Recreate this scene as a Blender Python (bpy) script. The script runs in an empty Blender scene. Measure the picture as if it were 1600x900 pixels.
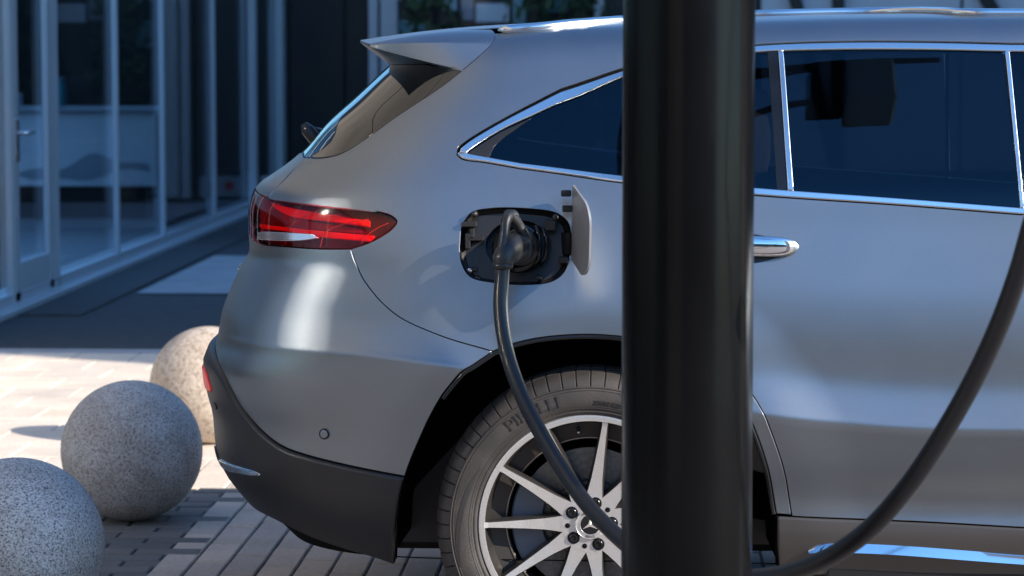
import bpy, bmesh, math, random
import numpy as np
from mathutils import Vector, Matrix, Euler
from mathutils.geometry import delaunay_2d_cdt
from mathutils import noise as mnoise

# ------------------------------------------------------------------ camera, sky, sun, exposure
SC = bpy.context.scene
COL = SC.collection
R = math.radians
CAM = np.array([0.116, -6.76, 1.49])
F_PX = 4500.0                                   # focal length in pixels of a 1600 wide frame
YAW = math.atan(200 / F_PX)                     # turned a little towards the tail
PITCH = math.atan(370 / F_PX)
camd = bpy.data.cameras.new('camera')
camd.sensor_width = 36
camd.lens = 36 * F_PX / 1600
camd.clip_start, camd.clip_end = 0.1, 2000
camd.dof.use_dof = True
camd.dof.focus_distance = 6.8
camd.dof.aperture_fstop = 6.3
cam = bpy.data.objects.new('camera', camd)
cam.location = CAM
cam.rotation_euler = (math.pi / 2 - PITCH, 0, YAW)
COL.objects.link(cam)
SC.camera = cam

SUN_AZ = math.atan2(0.9, -0.44)                 # clockwise from +Y
SUN_EL = R(27)
world = bpy.data.worlds.new('World')
SC.world = world
world.use_nodes = True
wn = world.node_tree.nodes
bg = wn['Background']
sky = wn.new('ShaderNodeTexSky')
sky.sky_type = 'NISHITA'
sky.sun_disc = False
sky.sun_elevation = SUN_EL
sky.sun_rotation = SUN_AZ
sky.air_density = 1.1
sky.dust_density = 0.4
sky.ozone_density = 5.0
tone = wn.new('ShaderNodeMix')                  # the deep blue of the photograph's clear sky, the same in every direction
tone.data_type = 'RGBA'
tone.blend_type = 'MULTIPLY'
tone.inputs['Factor'].default_value = 1
tone.inputs['B'].default_value = (0.71, 1.01, 1.16, 1)
world.node_tree.links.new(sky.outputs[0], tone.inputs['A'])
world.node_tree.links.new(tone.outputs['Result'], bg.inputs[0])
bg.inputs[1].default_value = 0.15
sund = bpy.data.lights.new('sun', 'SUN')
sund.energy = 4.8
sund.angle = R(0.6)
sund.color = (1.0, 0.90, 0.78)
sun = bpy.data.objects.new('sun', sund)
sdir = Vector((math.sin(SUN_AZ) * math.cos(SUN_EL), math.cos(SUN_AZ) * math.cos(SUN_EL), math.sin(SUN_EL)))
sun.rotation_euler = sdir.to_track_quat('Z', 'Y').to_euler()
sun.location = (10, -8, 12)
COL.objects.link(sun)
SC.view_settings.view_transform = 'Standard'
SC.view_settings.look = 'None'
SC.view_settings.exposure = 0.95
SC.view_settings.gamma = 1
try:
    SC.cycles.use_denoising = True
    SC.cycles.denoiser = 'OPENIMAGEDENOISE'
    SC.cycles.max_bounces = 10
    SC.cycles.transparent_max_bounces = 16
    SC.cycles.sample_clamp_indirect = 12
except Exception:
    pass
random.seed(7)
RNG = np.random.default_rng(5)

# ------------------------------------------------------------------ pixel helpers (set-out of traced outlines)
_rt = np.array([math.cos(YAW), math.sin(YAW), 0])
_fw = np.array([-math.sin(YAW) * math.cos(PITCH), math.cos(YAW) * math.cos(PITCH), -math.sin(PITCH)])
_up = np.cross(_rt, _fw)

def project(P):
    d = np.asarray(P, float) - CAM
    z = d @ _fw
    return np.stack([800 + F_PX * (d @ _rt) / z, 450 - F_PX * (d @ _up) / z], -1)

def at(px, py, Y):
    """the point on the plane y = Y that lies behind a photo pixel"""
    d = _rt * (px - 800) / F_PX - _up * (py - 450) / F_PX + _fw
    t = (Y - CAM[1]) / d[1]
    return CAM + d * t

# ------------------------------------------------------------------ materials
def mat(name, col=(0.5, 0.5, 0.5), rough=0.5, metal=0.0, spec=0.5, coat=0.0, coat_rough=0.05, noise=None, bump=None, col2=None, detail=4):
    m = bpy.data.materials.new(name)
    m.use_nodes = True
    nt = m.node_tree
    b = nt.nodes['Principled BSDF']
    b.inputs['Base Color'].default_value = (*col, 1)
    b.inputs['Roughness'].default_value = rough
    b.inputs['Metallic'].default_value = metal
    b.inputs['Specular IOR Level'].default_value = spec
    b.inputs['Coat Weight'].default_value = coat
    b.inputs['Coat Roughness'].default_value = coat_rough
    tc = nt.nodes.new('ShaderNodeTexCoord')
    if noise:
        n = nt.nodes.new('ShaderNodeTexNoise')
        n.inputs['Scale'].default_value = noise
        n.inputs['Detail'].default_value = detail
        nt.links.new(tc.outputs['Object'], n.inputs['Vector'])
        r = nt.nodes.new('ShaderNodeValToRGB')
        c2 = col2 or tuple(c * 0.7 for c in col)
        r.color_ramp.elements[0].position = 0.35
        r.color_ramp.elements[1].position = 0.65
        r.color_ramp.elements[0].color = (*c2, 1)
        r.color_ramp.elements[1].color = (*col, 1)
        nt.links.new(n.outputs['Fac'], r.inputs['Fac'])
        nt.links.new(r.outputs['Color'], b.inputs['Base Color'])
    if bump:
        sc, st = bump
        n2 = nt.nodes.new('ShaderNodeTexNoise')
        n2.inputs['Scale'].default_value = sc
        n2.inputs['Detail'].default_value = 6
        nt.links.new(tc.outputs['Object'], n2.inputs['Vector'])
        bm_ = nt.nodes.new('ShaderNodeBump')
        bm_.inputs['Strength'].default_value = st
        bm_.inputs['Distance'].default_value = 0.01
        nt.links.new(n2.outputs['Fac'], bm_.inputs['Height'])
        nt.links.new(bm_.outputs['Normal'], b.inputs['Normal'])
    return m

def paint_material():
    m = mat('satin_paint', (0.30, 0.30, 0.32), 0.32, 1.0)
    nt = m.node_tree
    b = nt.nodes['Principled BSDF']
    tc = nt.nodes.new('ShaderNodeTexCoord')
    v = nt.nodes.new('ShaderNodeTexVoronoi')
    v.inputs['Scale'].default_value = 2600
    nt.links.new(tc.outputs['Object'], v.inputs['Vector'])
    r = nt.nodes.new('ShaderNodeValToRGB')
    r.color_ramp.elements[0].color = (0.203, 0.224, 0.248, 1)
    r.color_ramp.elements[1].color = (0.302, 0.329, 0.359, 1)
    nt.links.new(v.outputs['Color'], r.inputs['Fac'])
    nt.links.new(r.outputs['Color'], b.inputs['Base Color'])
    n = nt.nodes.new('ShaderNodeTexNoise')
    n.inputs['Scale'].default_value = 9
    n.inputs['Detail'].default_value = 8
    nt.links.new(tc.outputs['Object'], n.inputs['Vector'])
    mr = nt.nodes.new('ShaderNodeMapRange')
    mr.inputs['To Min'].default_value = 0.35
    mr.inputs['To Max'].default_value = 0.40
    nt.links.new(n.outputs['Fac'], mr.inputs['Value'])
    nt.links.new(mr.outputs['Result'], b.inputs['Roughness'])
    return m

def glass_material(name, tint, refl_tint=(1, 1, 1), base=0.04, power=4.2, rough=0.0):
    """thin pane: tinted see-through plus a Fresnel mirror"""
    m = bpy.data.materials.new(name)
    m.use_nodes = True
    nt = m.node_tree
    nt.nodes.clear()
    out = nt.nodes.new('ShaderNodeOutputMaterial')
    tr = nt.nodes.new('ShaderNodeBsdfTransparent')
    tr.inputs['Color'].default_value = (*tint, 1)
    gl = nt.nodes.new('ShaderNodeBsdfGlossy')
    gl.inputs['Color'].default_value = (*refl_tint, 1)
    gl.inputs['Roughness'].default_value = rough
    lw = nt.nodes.new('ShaderNodeLayerWeight')
    lw.inputs['Blend'].default_value = 0.5
    pw = nt.nodes.new('ShaderNodeMath')
    pw.operation = 'POWER'
    pw.inputs[1].default_value = power
    nt.links.new(lw.outputs['Facing'], pw.inputs[0])
    ma = nt.nodes.new('ShaderNodeMath')
    ma.operation = 'MULTIPLY_ADD'
    ma.inputs[1].default_value = 1 - base
    ma.inputs[2].default_value = base
    nt.links.new(pw.outputs[0], ma.inputs[0])
    mx = nt.nodes.new('ShaderNodeMixShader')
    nt.links.new(ma.outputs[0], mx.inputs[0])
    nt.links.new(tr.outputs[0], mx.inputs[1])
    nt.links.new(gl.outputs[0], mx.inputs[2])
    nt.links.new(mx.outputs[0], out.inputs['Surface'])
    return m

def granite(name, light, dark, scale):
    m = mat(name, light, 0.65)
    nt = m.node_tree
    b = nt.nodes['Principled BSDF']
    tc = nt.nodes.new('ShaderNodeTexCoord')
    n = nt.nodes.new('ShaderNodeTexNoise')
    n.inputs['Scale'].default_value = scale
    n.inputs['Detail'].default_value = 3
    n.inputs['Roughness'].default_value = 0.7
    nt.links.new(tc.outputs['Object'], n.inputs['Vector'])
    r = nt.nodes.new('ShaderNodeValToRGB')
    e = r.color_ramp.elements
    e[0].position, e[0].color = 0.36, (*dark, 1)
    e[1].position, e[1].color = 0.62, (*light, 1)
    k = e.new(0.46)
    k.color = (*[(a * 0.45 + c * 0.55) for a, c in zip(dark, light)], 1)
    nt.links.new(n.outputs['Fac'], r.inputs['Fac'])
    n2 = nt.nodes.new('ShaderNodeTexNoise')
    n2.inputs['Scale'].default_value = 5
    n2.inputs['Detail'].default_value = 7
    n2.inputs['Roughness'].default_value = 0.65
    nt.links.new(tc.outputs['Object'], n2.inputs['Vector'])
    r2 = nt.nodes.new('ShaderNodeValToRGB')
    r2.color_ramp.elements[0].position, r2.color_ramp.elements[0].color = 0.3, (0.66, 0.6, 0.54, 1)
    r2.color_ramp.elements[1].position, r2.color_ramp.elements[1].color = 0.62, (1, 1, 1, 1)
    nt.links.new(n2.outputs['Fac'], r2.inputs['Fac'])
    mx = nt.nodes.new('ShaderNodeMix')
    mx.data_type = 'RGBA'
    mx.blend_type = 'MULTIPLY'
    mx.inputs['Factor'].default_value = 1
    nt.links.new(r.outputs['Color'], mx.inputs['A'])
    nt.links.new(r2.outputs['Color'], mx.inputs['B'])
    nt.links.new(mx.outputs['Result'], b.inputs['Base Color'])
    bp = nt.nodes.new('ShaderNodeBump')
    bp.inputs['Strength'].default_value = 0.5
    bp.inputs['Distance'].default_value = 0.004
    nt.links.new(n.outputs['Fac'], bp.inputs['Height'])
    nt.links.new(bp.outputs['Normal'], b.inputs['Normal'])
    return m

def paver_material(name, col, spread=0.25, tint=(1.06, 1.0, 0.94)):
    """each paver its own tone (Object Info random) with fine grain and dirt"""
    m = mat(name, col, 0.85)
    nt = m.node_tree
    b = nt.nodes['Principled BSDF']
    oi = nt.nodes.new('ShaderNodeObjectInfo')
    tc = nt.nodes.new('ShaderNodeTexCoord')
    geo = nt.nodes.new('ShaderNodeNewGeometry')
    n = nt.nodes.new('ShaderNodeTexNoise')
    n.inputs['Scale'].default_value = 55
    n.inputs['Detail'].default_value = 8
    n.inputs['Roughness'].default_value = 0.7
    nt.links.new(geo.outputs['Position'], n.inputs['Vector'])
    n3 = nt.nodes.new('ShaderNodeTexNoise')
    n3.inputs['Scale'].default_value = 3.1
    n3.inputs['Detail'].default_value = 6
    nt.links.new(geo.outputs['Position'], n3.inputs['Vector'])
    r = nt.nodes.new('ShaderNodeValToRGB')
    r.color_ramp.elements[0].color = (*[c * (1 - spread) for c in col], 1)
    r.color_ramp.elements[1].color = (*[c * (1 + spread) * t for c, t in zip(col, tint)], 1)
    nt.links.new(oi.outputs['Random'], r.inputs['Fac'])
    def mul(a, fac_out, lo, hi):
        rr = nt.nodes.new('ShaderNodeMapRange')
        rr.inputs['From Min'].default_value = 0.3
        rr.inputs['From Max'].default_value = 0.7
        rr.inputs['To Min'].default_value = lo
        rr.inputs['To Max'].default_value = hi
        nt.links.new(fac_out, rr.inputs['Value'])
        mx = nt.nodes.new('ShaderNodeMix')
        mx.data_type = 'RGBA'
        mx.blend_type = 'MULTIPLY'
        mx.inputs['Factor'].default_value = 1
        nt.links.new(a, mx.inputs['A'])
        nt.links.new(rr.outputs['Result'], mx.inputs['B'])
        return mx.outputs['Result']
    c = mul(r.outputs['Color'], n.outputs['Fac'], 0.78, 1.12)
    c = mul(c, n3.outputs['Fac'], 0.85, 1.1)
    nt.links.new(c, b.inputs['Base Color'])
    bp = nt.nodes.new('ShaderNodeBump')
    bp.inputs['Strength'].default_value = 0.35
    bp.inputs['Distance'].default_value = 0.004
    nt.links.new(n.outputs['Fac'], bp.inputs['Height'])
    nt.links.new(bp.outputs['Normal'], b.inputs['Normal'])
    return m

M = {}
M['paint'] = paint_material()
M['black'] = mat('dark_void', (0.004, 0.004, 0.005), 0.9, spec=0.1)
M['gloss_black'] = mat('gloss_black_trim', (0.006, 0.006, 0.007), 0.12)
M['plastic'] = mat('black_grained_plastic', (0.014, 0.014, 0.0155), 0.44, bump=(900, 0.06))
M['plastic_soft'] = mat('black_moulded_plastic', (0.010, 0.010, 0.0115), 0.38, bump=(400, 0.08))
M['sill'] = mat('sill_cladding', (0.060, 0.056, 0.056), 0.36, 0.3, bump=(700, 0.06))
M['chrome'] = mat('satin_aluminium', (0.74, 0.74, 0.75), 0.20, 1.0)
M['chrome_bright'] = mat('bright_chrome', (0.80, 0.80, 0.81), 0.09, 1.0)
M['glass'] = glass_material('tinted_window_glass', (0.17, 0.18, 0.19), (0.40, 0.70, 0.92), base=0.045)
M['rear_glass'] = glass_material('rear_window_glass', (0.05, 0.05, 0.05), base=0.10)
M['rubber'] = mat('tyre_rubber', (0.048, 0.041, 0.037), 0.6, noise=14, col2=(0.028, 0.025, 0.024), bump=(300, 0.14))
M['rubber_text'] = mat('tyre_lettering', (0.022, 0.021, 0.021), 0.55)
M['alloy'] = mat('machined_alloy', (0.80, 0.785, 0.77), 0.28, 0.78, noise=400, col2=(0.68, 0.665, 0.65))
M['alloy_dark'] = mat('dark_alloy_paint', (0.045, 0.040, 0.037), 0.36, 0.5)
M['disc'] = mat('brake_disc_steel', (0.20, 0.20, 0.20), 0.42, 1.0, noise=90)
M['caliper'] = mat('caliper_paint', (0.12, 0.15, 0.2), 0.4, 0.3)
M['cable'] = mat('cable_sheath', (0.0065, 0.007, 0.009), 0.38, bump=(250, 0.05))
M['plug'] = mat('plug_plastic', (0.011, 0.012, 0.014), 0.42, bump=(500, 0.08))
M['red_lens'] = mat('red_light_bar', (1.0, 0.012, 0.014), 0.4)
M['lamp_dark'] = mat('lamp_housing', (0.15, 0.007, 0.011), 0.3)
M['lamp_silver'] = mat('lamp_reflector', (0.8, 0.74, 0.78), 0.2, 0.85)
M['interior'] = mat('grey_upholstery', (0.16, 0.16, 0.165), 0.7)
M['white_print'] = mat('white_print', (0.5, 0.5, 0.5), 0.6)

def lens_material():
    m = glass_material('red_lamp_lens', (0.95, 0.26, 0.27), base=0.03, power=6.0)
    return m
M['lens'] = lens_material()

# ------------------------------------------------------------------ object helpers
def mesh_obj(name, verts, faces, material, parent=None, normals=None, smooth=True, mats=None, midx=None):
    me = bpy.data.meshes.new(name)
    me.from_pydata([tuple(map(float, v)) for v in verts], [], [tuple(map(int, f)) for f in faces])
    if mats:
        for mm in mats:
            me.materials.append(mm)
        me.polygons.foreach_set('material_index', list(midx))
    else:
        me.materials.append(material)
    if smooth:
        me.polygons.foreach_set('use_smooth', [True] * len(me.polygons))
    me.update()
    if normals is not None:
        me.normals_split_custom_set_from_vertices([tuple(map(float, n)) for n in normals])
    o = bpy.data.objects.new(name, me)
    COL.objects.link(o)
    if parent:
        o.parent = parent
    return o

def bm_obj(name, bm, material, parent=None, smooth=True, angle=35):
    me = bpy.data.meshes.new(name)
    bmesh.ops.recalc_face_normals(bm, faces=bm.faces)
    bm.to_mesh(me)
    bm.free()
    me.materials.append(material)
    if smooth:
        me.polygons.foreach_set('use_smooth', [True] * len(me.polygons))
        me.set_sharp_from_angle(angle=R(angle))
    o = bpy.data.objects.new(name, me)
    COL.objects.link(o)
    if parent:
        o.parent = parent
    return o

def tag(o, label=None, cat=None, group=None, kind=None):
    if label: o['label'] = label
    if cat: o['category'] = cat
    if group: o['group'] = group
    if kind: o['kind'] = kind
    return o

def empty(name, loc=(0, 0, 0), parent=None):
    o = bpy.data.objects.new(name, None)
    o.location = loc
    o.empty_display_size = 0.2
    COL.objects.link(o)
    if parent:
        o.parent = parent
    return o

def add_box(bm, lo, hi, bevel=0.0, segs=1, mtx=None):
    r = bmesh.ops.create_cube(bm, size=1)
    vs = r['verts']
    lo, hi = Vector(lo), Vector(hi)
    for v in vs:
        v.co = Vector((lo.x + (v.co.x + .5) * (hi.x - lo.x), lo.y + (v.co.y + .5) * (hi.y - lo.y), lo.z + (v.co.z + .5) * (hi.z - lo.z)))
    if bevel > 0:
        es = list({e for v in vs for e in v.link_edges})
        g = bmesh.ops.bevel(bm, geom=es, offset=bevel, segments=segs, affect='EDGES', profile=0.6)
        vs = list({v for f in g['faces'] for v in f.verts} | {v for v in vs if v.is_valid})
    if mtx is not None:
        bmesh.ops.transform(bm, matrix=mtx, verts=[v for v in vs if v.is_valid])
    return vs

def box(name, lo, hi, material, parent=None, bevel=0.0, segs=1):
    bm = bmesh.new()
    add_box(bm, lo, hi, bevel, segs)
    return bm_obj(name, bm, material, parent)

def catmull(pts, n=8):
    P = [np.asarray(p, float) for p in pts]
    if len(P) < 3:
        return np.array([P[0] + (P[-1] - P[0]) * t for t in np.linspace(0, 1, n + 1)])
    Q = [2 * P[0] - P[1]] + P + [2 * P[-1] - P[-2]]
    out = []
    for i in range(1, len(Q) - 2):
        p0, p1, p2, p3 = Q[i - 1:i + 3]
        t0 = 0.0
        t1 = t0 + max(np.linalg.norm(p1 - p0), 1e-9) ** .5
        t2 = t1 + max(np.linalg.norm(p2 - p1), 1e-9) ** .5
        t3 = t2 + max(np.linalg.norm(p3 - p2), 1e-9) ** .5
        for t in np.linspace(t1, t2, n, endpoint=False):
            a1 = (t1 - t) / (t1 - t0) * p0 + (t - t0) / (t1 - t0) * p1
            a2 = (t2 - t) / (t2 - t1) * p1 + (t - t1) / (t2 - t1) * p2
            a3 = (t3 - t) / (t3 - t2) * p2 + (t - t2) / (t3 - t2) * p3
            b1 = (t2 - t) / (t2 - t0) * a1 + (t - t0) / (t2 - t0) * a2
            b2 = (t3 - t) / (t3 - t1) * a2 + (t - t1) / (t3 - t1) * a3
            out.append((t2 - t) / (t2 - t1) * b1 + (t - t1) / (t2 - t1) * b2)
    out.append(P[-1])
    return np.array(out)

def tube_data(path, radius, seg=20, cap=True, squash=None):
    """swept tube with parallel-transported frames; radius may be a list"""
    P = np.asarray(path, float)
    n = len(P)
    rad = np.full(n, radius) if np.isscalar(radius) else np.asarray(radius, float)
    T = np.gradient(P, axis=0)
    T /= np.linalg.norm(T, axis=1)[:, None]
    u = np.cross(T[0], [0.13, 0.31, 0.94])
    u /= np.linalg.norm(u)
    V, Fc = [], []
    for i in range(n):
        u = u - T[i] * (u @ T[i])
        u /= np.linalg.norm(u)
        w = np.cross(T[i], u)
        for k in range(seg):
            a = 2 * math.pi * k / seg
            V.append(P[i] + rad[i] * (u * math.cos(a) + w * math.sin(a)))
    for i in range(n - 1):
        for k in range(seg):
            a, b = i * seg + k, i * seg + (k + 1) % seg
            Fc.append((a, b, b + seg, a + seg))
    if cap:
        Fc.append(tuple(reversed(range(seg))))
        Fc.append(tuple((n - 1) * seg + k for k in range(seg)))
    return V, Fc

def tube(name, path, radius, material, parent=None, seg=20, cap=True):
    V, Fc = tube_data(path, radius, seg, cap)
    o = mesh_obj(name, V, Fc, material, parent)
    o.data.set_sharp_from_angle(angle=R(50))
    return o

def lathe_data(profile, seg, axis='Y', centre=(0, 0, 0), wob=None):
    """profile of (radius, along); spun about an axis. Sheet, open ends"""
    V, Fc = [], []
    n = len(profile)
    for k in range(seg):
        a = 2 * math.pi * k / seg
        for j, (r, t) in enumerate(profile):
            if wob:
                r, t = wob(k, j, r, t)
            if axis == 'Y':
                V.append((centre[0] + r * math.cos(a), centre[1] + t, centre[2] + r * math.sin(a)))
            else:
                V.append((centre[0] + r * math.cos(a), centre[1] + r * math.sin(a), centre[2] + t))
    for k in range(seg):
        k2 = (k + 1) % seg
        for j in range(n - 1):
            Fc.append((k * n + j, k * n + j + 1, k2 * n + j + 1, k2 * n + j))
    return V, Fc

def lathe(name, profile, seg, material, parent=None, axis='Y', centre=(0, 0, 0), sharp=40, wob=None):
    V, Fc = lathe_data(profile, seg, axis, centre, wob)
    bm = bmesh.new()
    vs = [bm.verts.new(v) for v in V]
    for f in Fc:
        try:
            bm.faces.new([vs[i] for i in f])
        except ValueError:
            pass
    bmesh.ops.remove_doubles(bm, verts=bm.verts, dist=1e-6)
    return bm_obj(name, bm, material, parent, True, sharp)

def text_mesh(body, size, extrude=0.0):
    """flat text as vertices and faces (x along the line, y up), centred"""
    cu = bpy.data.curves.new('lettering', 'FONT')
    cu.body = body
    cu.size = size
    cu.extrude = extrude
    cu.align_x = 'CENTER'
    cu.align_y = 'CENTER'
    cu.resolution_u = 3
    o = bpy.data.objects.new('lettering', cu)
    COL.objects.link(o)
    dg = bpy.context.evaluated_depsgraph_get()
    me = bpy.data.meshes.new_from_object(o.evaluated_get(dg))
    V = np.array([v.co[:] for v in me.vertices])
    Fc = [tuple(p.vertices) for p in me.polygons]
    bpy.data.objects.remove(o)
    bpy.data.curves.remove(cu)
    bpy.data.meshes.remove(me)
    return V, Fc

# ------------------------------------------------------------------ car body surface S(q, h)
# q runs along the car (metres; below -0.2 it wraps round the tail to the centre), h up the section.
HW = 0.94
HN = np.array([.20, .28, .34, .41, .50, .57, .60, .63, .70, .80, .90, 1.00, 1.08, 1.15, 1.25, 1.35, 1.45, 1.52, 1.57, 1.63, 1.75, 1.95, 2.20])
DOOR_Z = [.20, .28, .34, .41, .50, .57, .60, .63, .70, .80, .90, 1.00, 1.08, 1.15, 1.25, 1.35, 1.45, 1.515, 1.548, 1.572, 1.583, 1.588, 1.59]
DOOR_Y = [.085, .052, .026, .038, .018, .005, .000, .011, .030, .036, .049, .075, .096, .110, .150, .192, .236, .268, .298, .345, .46, .66, .94]
TAIL_Z = [.20, .28, .36, .46, .59, .715, .775, .80, .85, .90, .95, 1.02, 1.085, 1.15, 1.25, 1.34, 1.42, 1.475, 1.508, 1.530, 1.54, 1.547, 1.55]
TAIL_Y = [.14, .100, .064, .033, .021, .006, .000, .009, .025, .036, .047, .059, .075, .098, .138, .180, .222, .256, .290, .340, .45, .65, .94]
NOSE_Z = [.22, .28, .34, .41, .50, .57, .60, .63, .68, .74, .80, .86, .91, .95, .975, .99, 1.0, 1.01, 1.02, 1.03, 1.04, 1.05, 1.055]
NOSE_Y = [.09, .06, .05, .04, .028, .02, .018, .02, .028, .036, .05, .07, .09, .12, .18, .24, .30, .36, .42, .48, .58, .74, .94]
XR_Z = [.15, .20, .28, .33, .37, .44, .49, .57, .64, .70, .725, .755, .78, .824, .877, .942, .985, 1.02, 1.087, 1.14, 1.19, 1.232, 1.31, 1.38, 1.456, 1.50, 1.55, 1.62]
XR_X = [-.70, -.75, -.82, -.875, -.912, -.962, -.976, -.982, -1.000, -1.006, -.999, -.979, -.973, -.966, -.947, -.917, -.893, -.896, -.897, -.883, -.815, -.762, -.695, -.618, -.535, -.48, -.42, -.40]

def pchip(x, y):
    x, y = np.asarray(x, float), np.asarray(y, float)
    hh = np.diff(x)
    dl = np.diff(y) / hh
    m = np.zeros(len(x))
    for i in range(1, len(x) - 1):
        if dl[i - 1] * dl[i] > 0:
            w1, w2 = 2 * hh[i] + hh[i - 1], hh[i] + 2 * hh[i - 1]
            m[i] = (w1 + w2) / (w1 / dl[i - 1] + w2 / dl[i])
    m[0], m[-1] = dl[0], dl[-1]
    def f(t):
        t = np.clip(t, x[0], x[-1])
        i = np.clip(np.searchsorted(x, t, 'right') - 1, 0, len(x) - 2)
        s = (t - x[i]) / hh[i]
        return (y[i] * (1 + 2 * s) * (1 - s) ** 2 + hh[i] * m[i] * s * (1 - s) ** 2 + y[i + 1] * s * s * (3 - 2 * s) + hh[i] * m[i + 1] * s * s * (s - 1))
    return f

def table(y):
    """interpolate, then soften a little so that no row of nodes shows as a band"""
    f = pchip(HN, y)
    t = np.linspace(HN[0], HN[-1], 1001)
    v = f(t)
    def smooth_part(v, width):
        k = np.hanning(width)
        k /= k.sum()
        pad = width // 2
        ext = np.concatenate([2 * v[0] - v[pad:0:-1], v, 2 * v[-1] - v[-2:-pad - 2:-1]])
        return np.convolve(ext, k, 'valid')[:len(v)]
    a, b = smooth_part(v, 45), smooth_part(v, 5)
    wgt = np.exp(-((t - .60) / .03) ** 2)          # keep the crease crisp
    v2 = a * (1 - wgt) + b * wgt
    return lambda q: np.interp(q, t, v2)

T_DZ, T_DY, T_TZ, T_TY, T_NZ, T_NY = [table(v) for v in (DOOR_Z, DOOR_Y, TAIL_Z, TAIL_Y, NOSE_Z, NOSE_Y)]
XR_raw = pchip(XR_Z, XR_X)
_zz = np.linspace(.15, 1.62, 900)
_k = np.hanning(31); _k /= _k.sum()
_xx = np.convolve(np.pad(XR_raw(_zz), 15, 'edge'), _k, 'valid')
XR = lambda z: np.interp(z, _zz, _xx)

def sstep(a, b, x):
    t = np.clip((x - a) / (b - a), 0, 1)
    return t * t * (3 - 2 * t)

WHEEL = np.array([0.0, 0.365])
QC, Q0, XF0 = 0.9, -0.2, 3.0
Q_TAIL = Q0 - QC * math.pi / 2
Q_NOSE = XF0 + 0.8 * math.pi / 2

def S(q, h):
    q, h = np.broadcast_arrays(np.asarray(q, float), np.asarray(h, float))
    tz = T_TZ(h)
    x0 = -0.2 + 0.13 * sstep(1.12, 1.42, tz)
    n = 3.35 - 0.1 * sstep(1.1, 1.35, tz)
    a = x0 - XR(tz)
    phi = np.clip((Q0 - q) / QC, 0, math.pi / 2)
    s, c = np.sin(phi), np.cos(phi)
    nn = (s ** n + c ** n) ** (1 / n)
    sx, sy = s / nn, c / nn
    phf = np.clip((q - XF0) / 0.8, 0, math.pi / 2)
    sf, cf = np.sin(phf), np.cos(phf)
    nf = (sf ** 3 + cf ** 3) ** (1 / 3)
    x = np.where(q < Q0, x0 - a * sx, np.where(q > XF0, XF0 + 0.72 * sf / nf, q + (x0 - Q0) * (1 - sstep(-.2, .5, q))))
    m = np.where(q > XF0, cf / nf, sy)
    t = sstep(-.80, .90, x)
    tn = sstep(1.55, 2.55, x)
    z = T_TZ(h) * (1 - t) + T_DZ(h) * t
    yo = T_TY(h) * (1 - t) + T_DY(h) * t
    z = z * (1 - tn) + T_NZ(h) * tn
    yo = yo * (1 - tn) + T_NY(h) * tn
    r = np.hypot(x - WHEEL[0], z - WHEEL[1])
    yo = yo - 0.010 * (1 - sstep(.50, .66, r)) * sstep(.2, .45, z)
    w = (HW - yo) * m
    return np.stack([x, HW - w, z], -1)

def SN(q, h, e=2e-3):
    q, h = np.broadcast_arrays(np.asarray(q, float), np.asarray(h, float))
    dq = S(np.clip(q + e, Q_TAIL, Q_NOSE), h) - S(np.clip(q - e, Q_TAIL, Q_NOSE), h)
    dh = S(q, np.clip(h + e, .2, 2.2)) - S(q, np.clip(h - e, .2, 2.2))
    n = np.cross(dq, dh)
    l = np.linalg.norm(n, axis=-1, keepdims=True)
    return n / np.maximum(l, 1e-12)

_gq, _gh = np.meshgrid(np.linspace(-1.05, 2.2, 220), np.linspace(.21, 1.62, 130), indexing='ij')
_gp = project(S(_gq, _gh))

def pq(px, py):
    """photo pixel -> (q, h) on the near side of the body"""
    d = (_gp[..., 0] - px) ** 2 + (_gp[..., 1] - py) ** 2
    i = np.unravel_index(np.argmin(d), d.shape)
    x = np.array([_gq[i], _gh[i]])
    tgt = np.array([px, py])
    for _ in range(25):
        f = project(S(*x)) - tgt
        if np.hypot(*f) < 1e-3:
            break
        e = 1e-4
        J = np.stack([(project(S(x[0] + e, x[1])) - tgt - f) / e, (project(S(x[0], x[1] + e)) - tgt - f) / e], 1)
        try:
            st = np.linalg.solve(J, -f)
        except np.linalg.LinAlgError:
            break
        st = np.clip(st, -.05, .05)
        x = x + st
        x[0] = np.clip(x[0], Q_TAIL, Q_NOSE)
        x[1] = np.clip(x[1], .2, 2.2)
    return x

def zq(q, z):
    """height z at q -> (q, h)"""
    hs = np.linspace(.2, 2.2, 2001)
    zs = S(np.full_like(hs, q), hs)[:, 2]
    return np.array([q, hs[np.argmin(np.abs(zs - z))]])

def path(*items, n=7):
    """smooth run through items: (px, py) photo pixels or ('q', q, z)"""
    pts = [zq(i[1], i[2]) if i[0] == 'q' else (np.array([i[1], i[2]]) if i[0] == 'h' else pq(*i)) for i in items]
    return catmull(pts, n)

def loop(*runs):
    out = []
    for r in runs:
        for p in r:
            if not out or np.hypot(*(p - out[-1])) > 2e-3:
                out.append(np.asarray(p))
    if np.hypot(*(out[0] - out[-1])) < 2e-3:
        out.pop()
    return np.array(out)

def area2(P):
    return 0.5 * np.sum(P[:, 0] * np.roll(P[:, 1], -1) - np.roll(P[:, 0], -1) * P[:, 1])

def resample(P, step):
    out = []
    n = len(P)
    for i in range(n):
        a, b = P[i], P[(i + 1) % n]
        k = max(1, int(np.ceil(np.hypot(*(b - a)) / step)))
        for j in range(k):
            out.append(a + (b - a) * j / k)
    return np.array(out)

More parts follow.
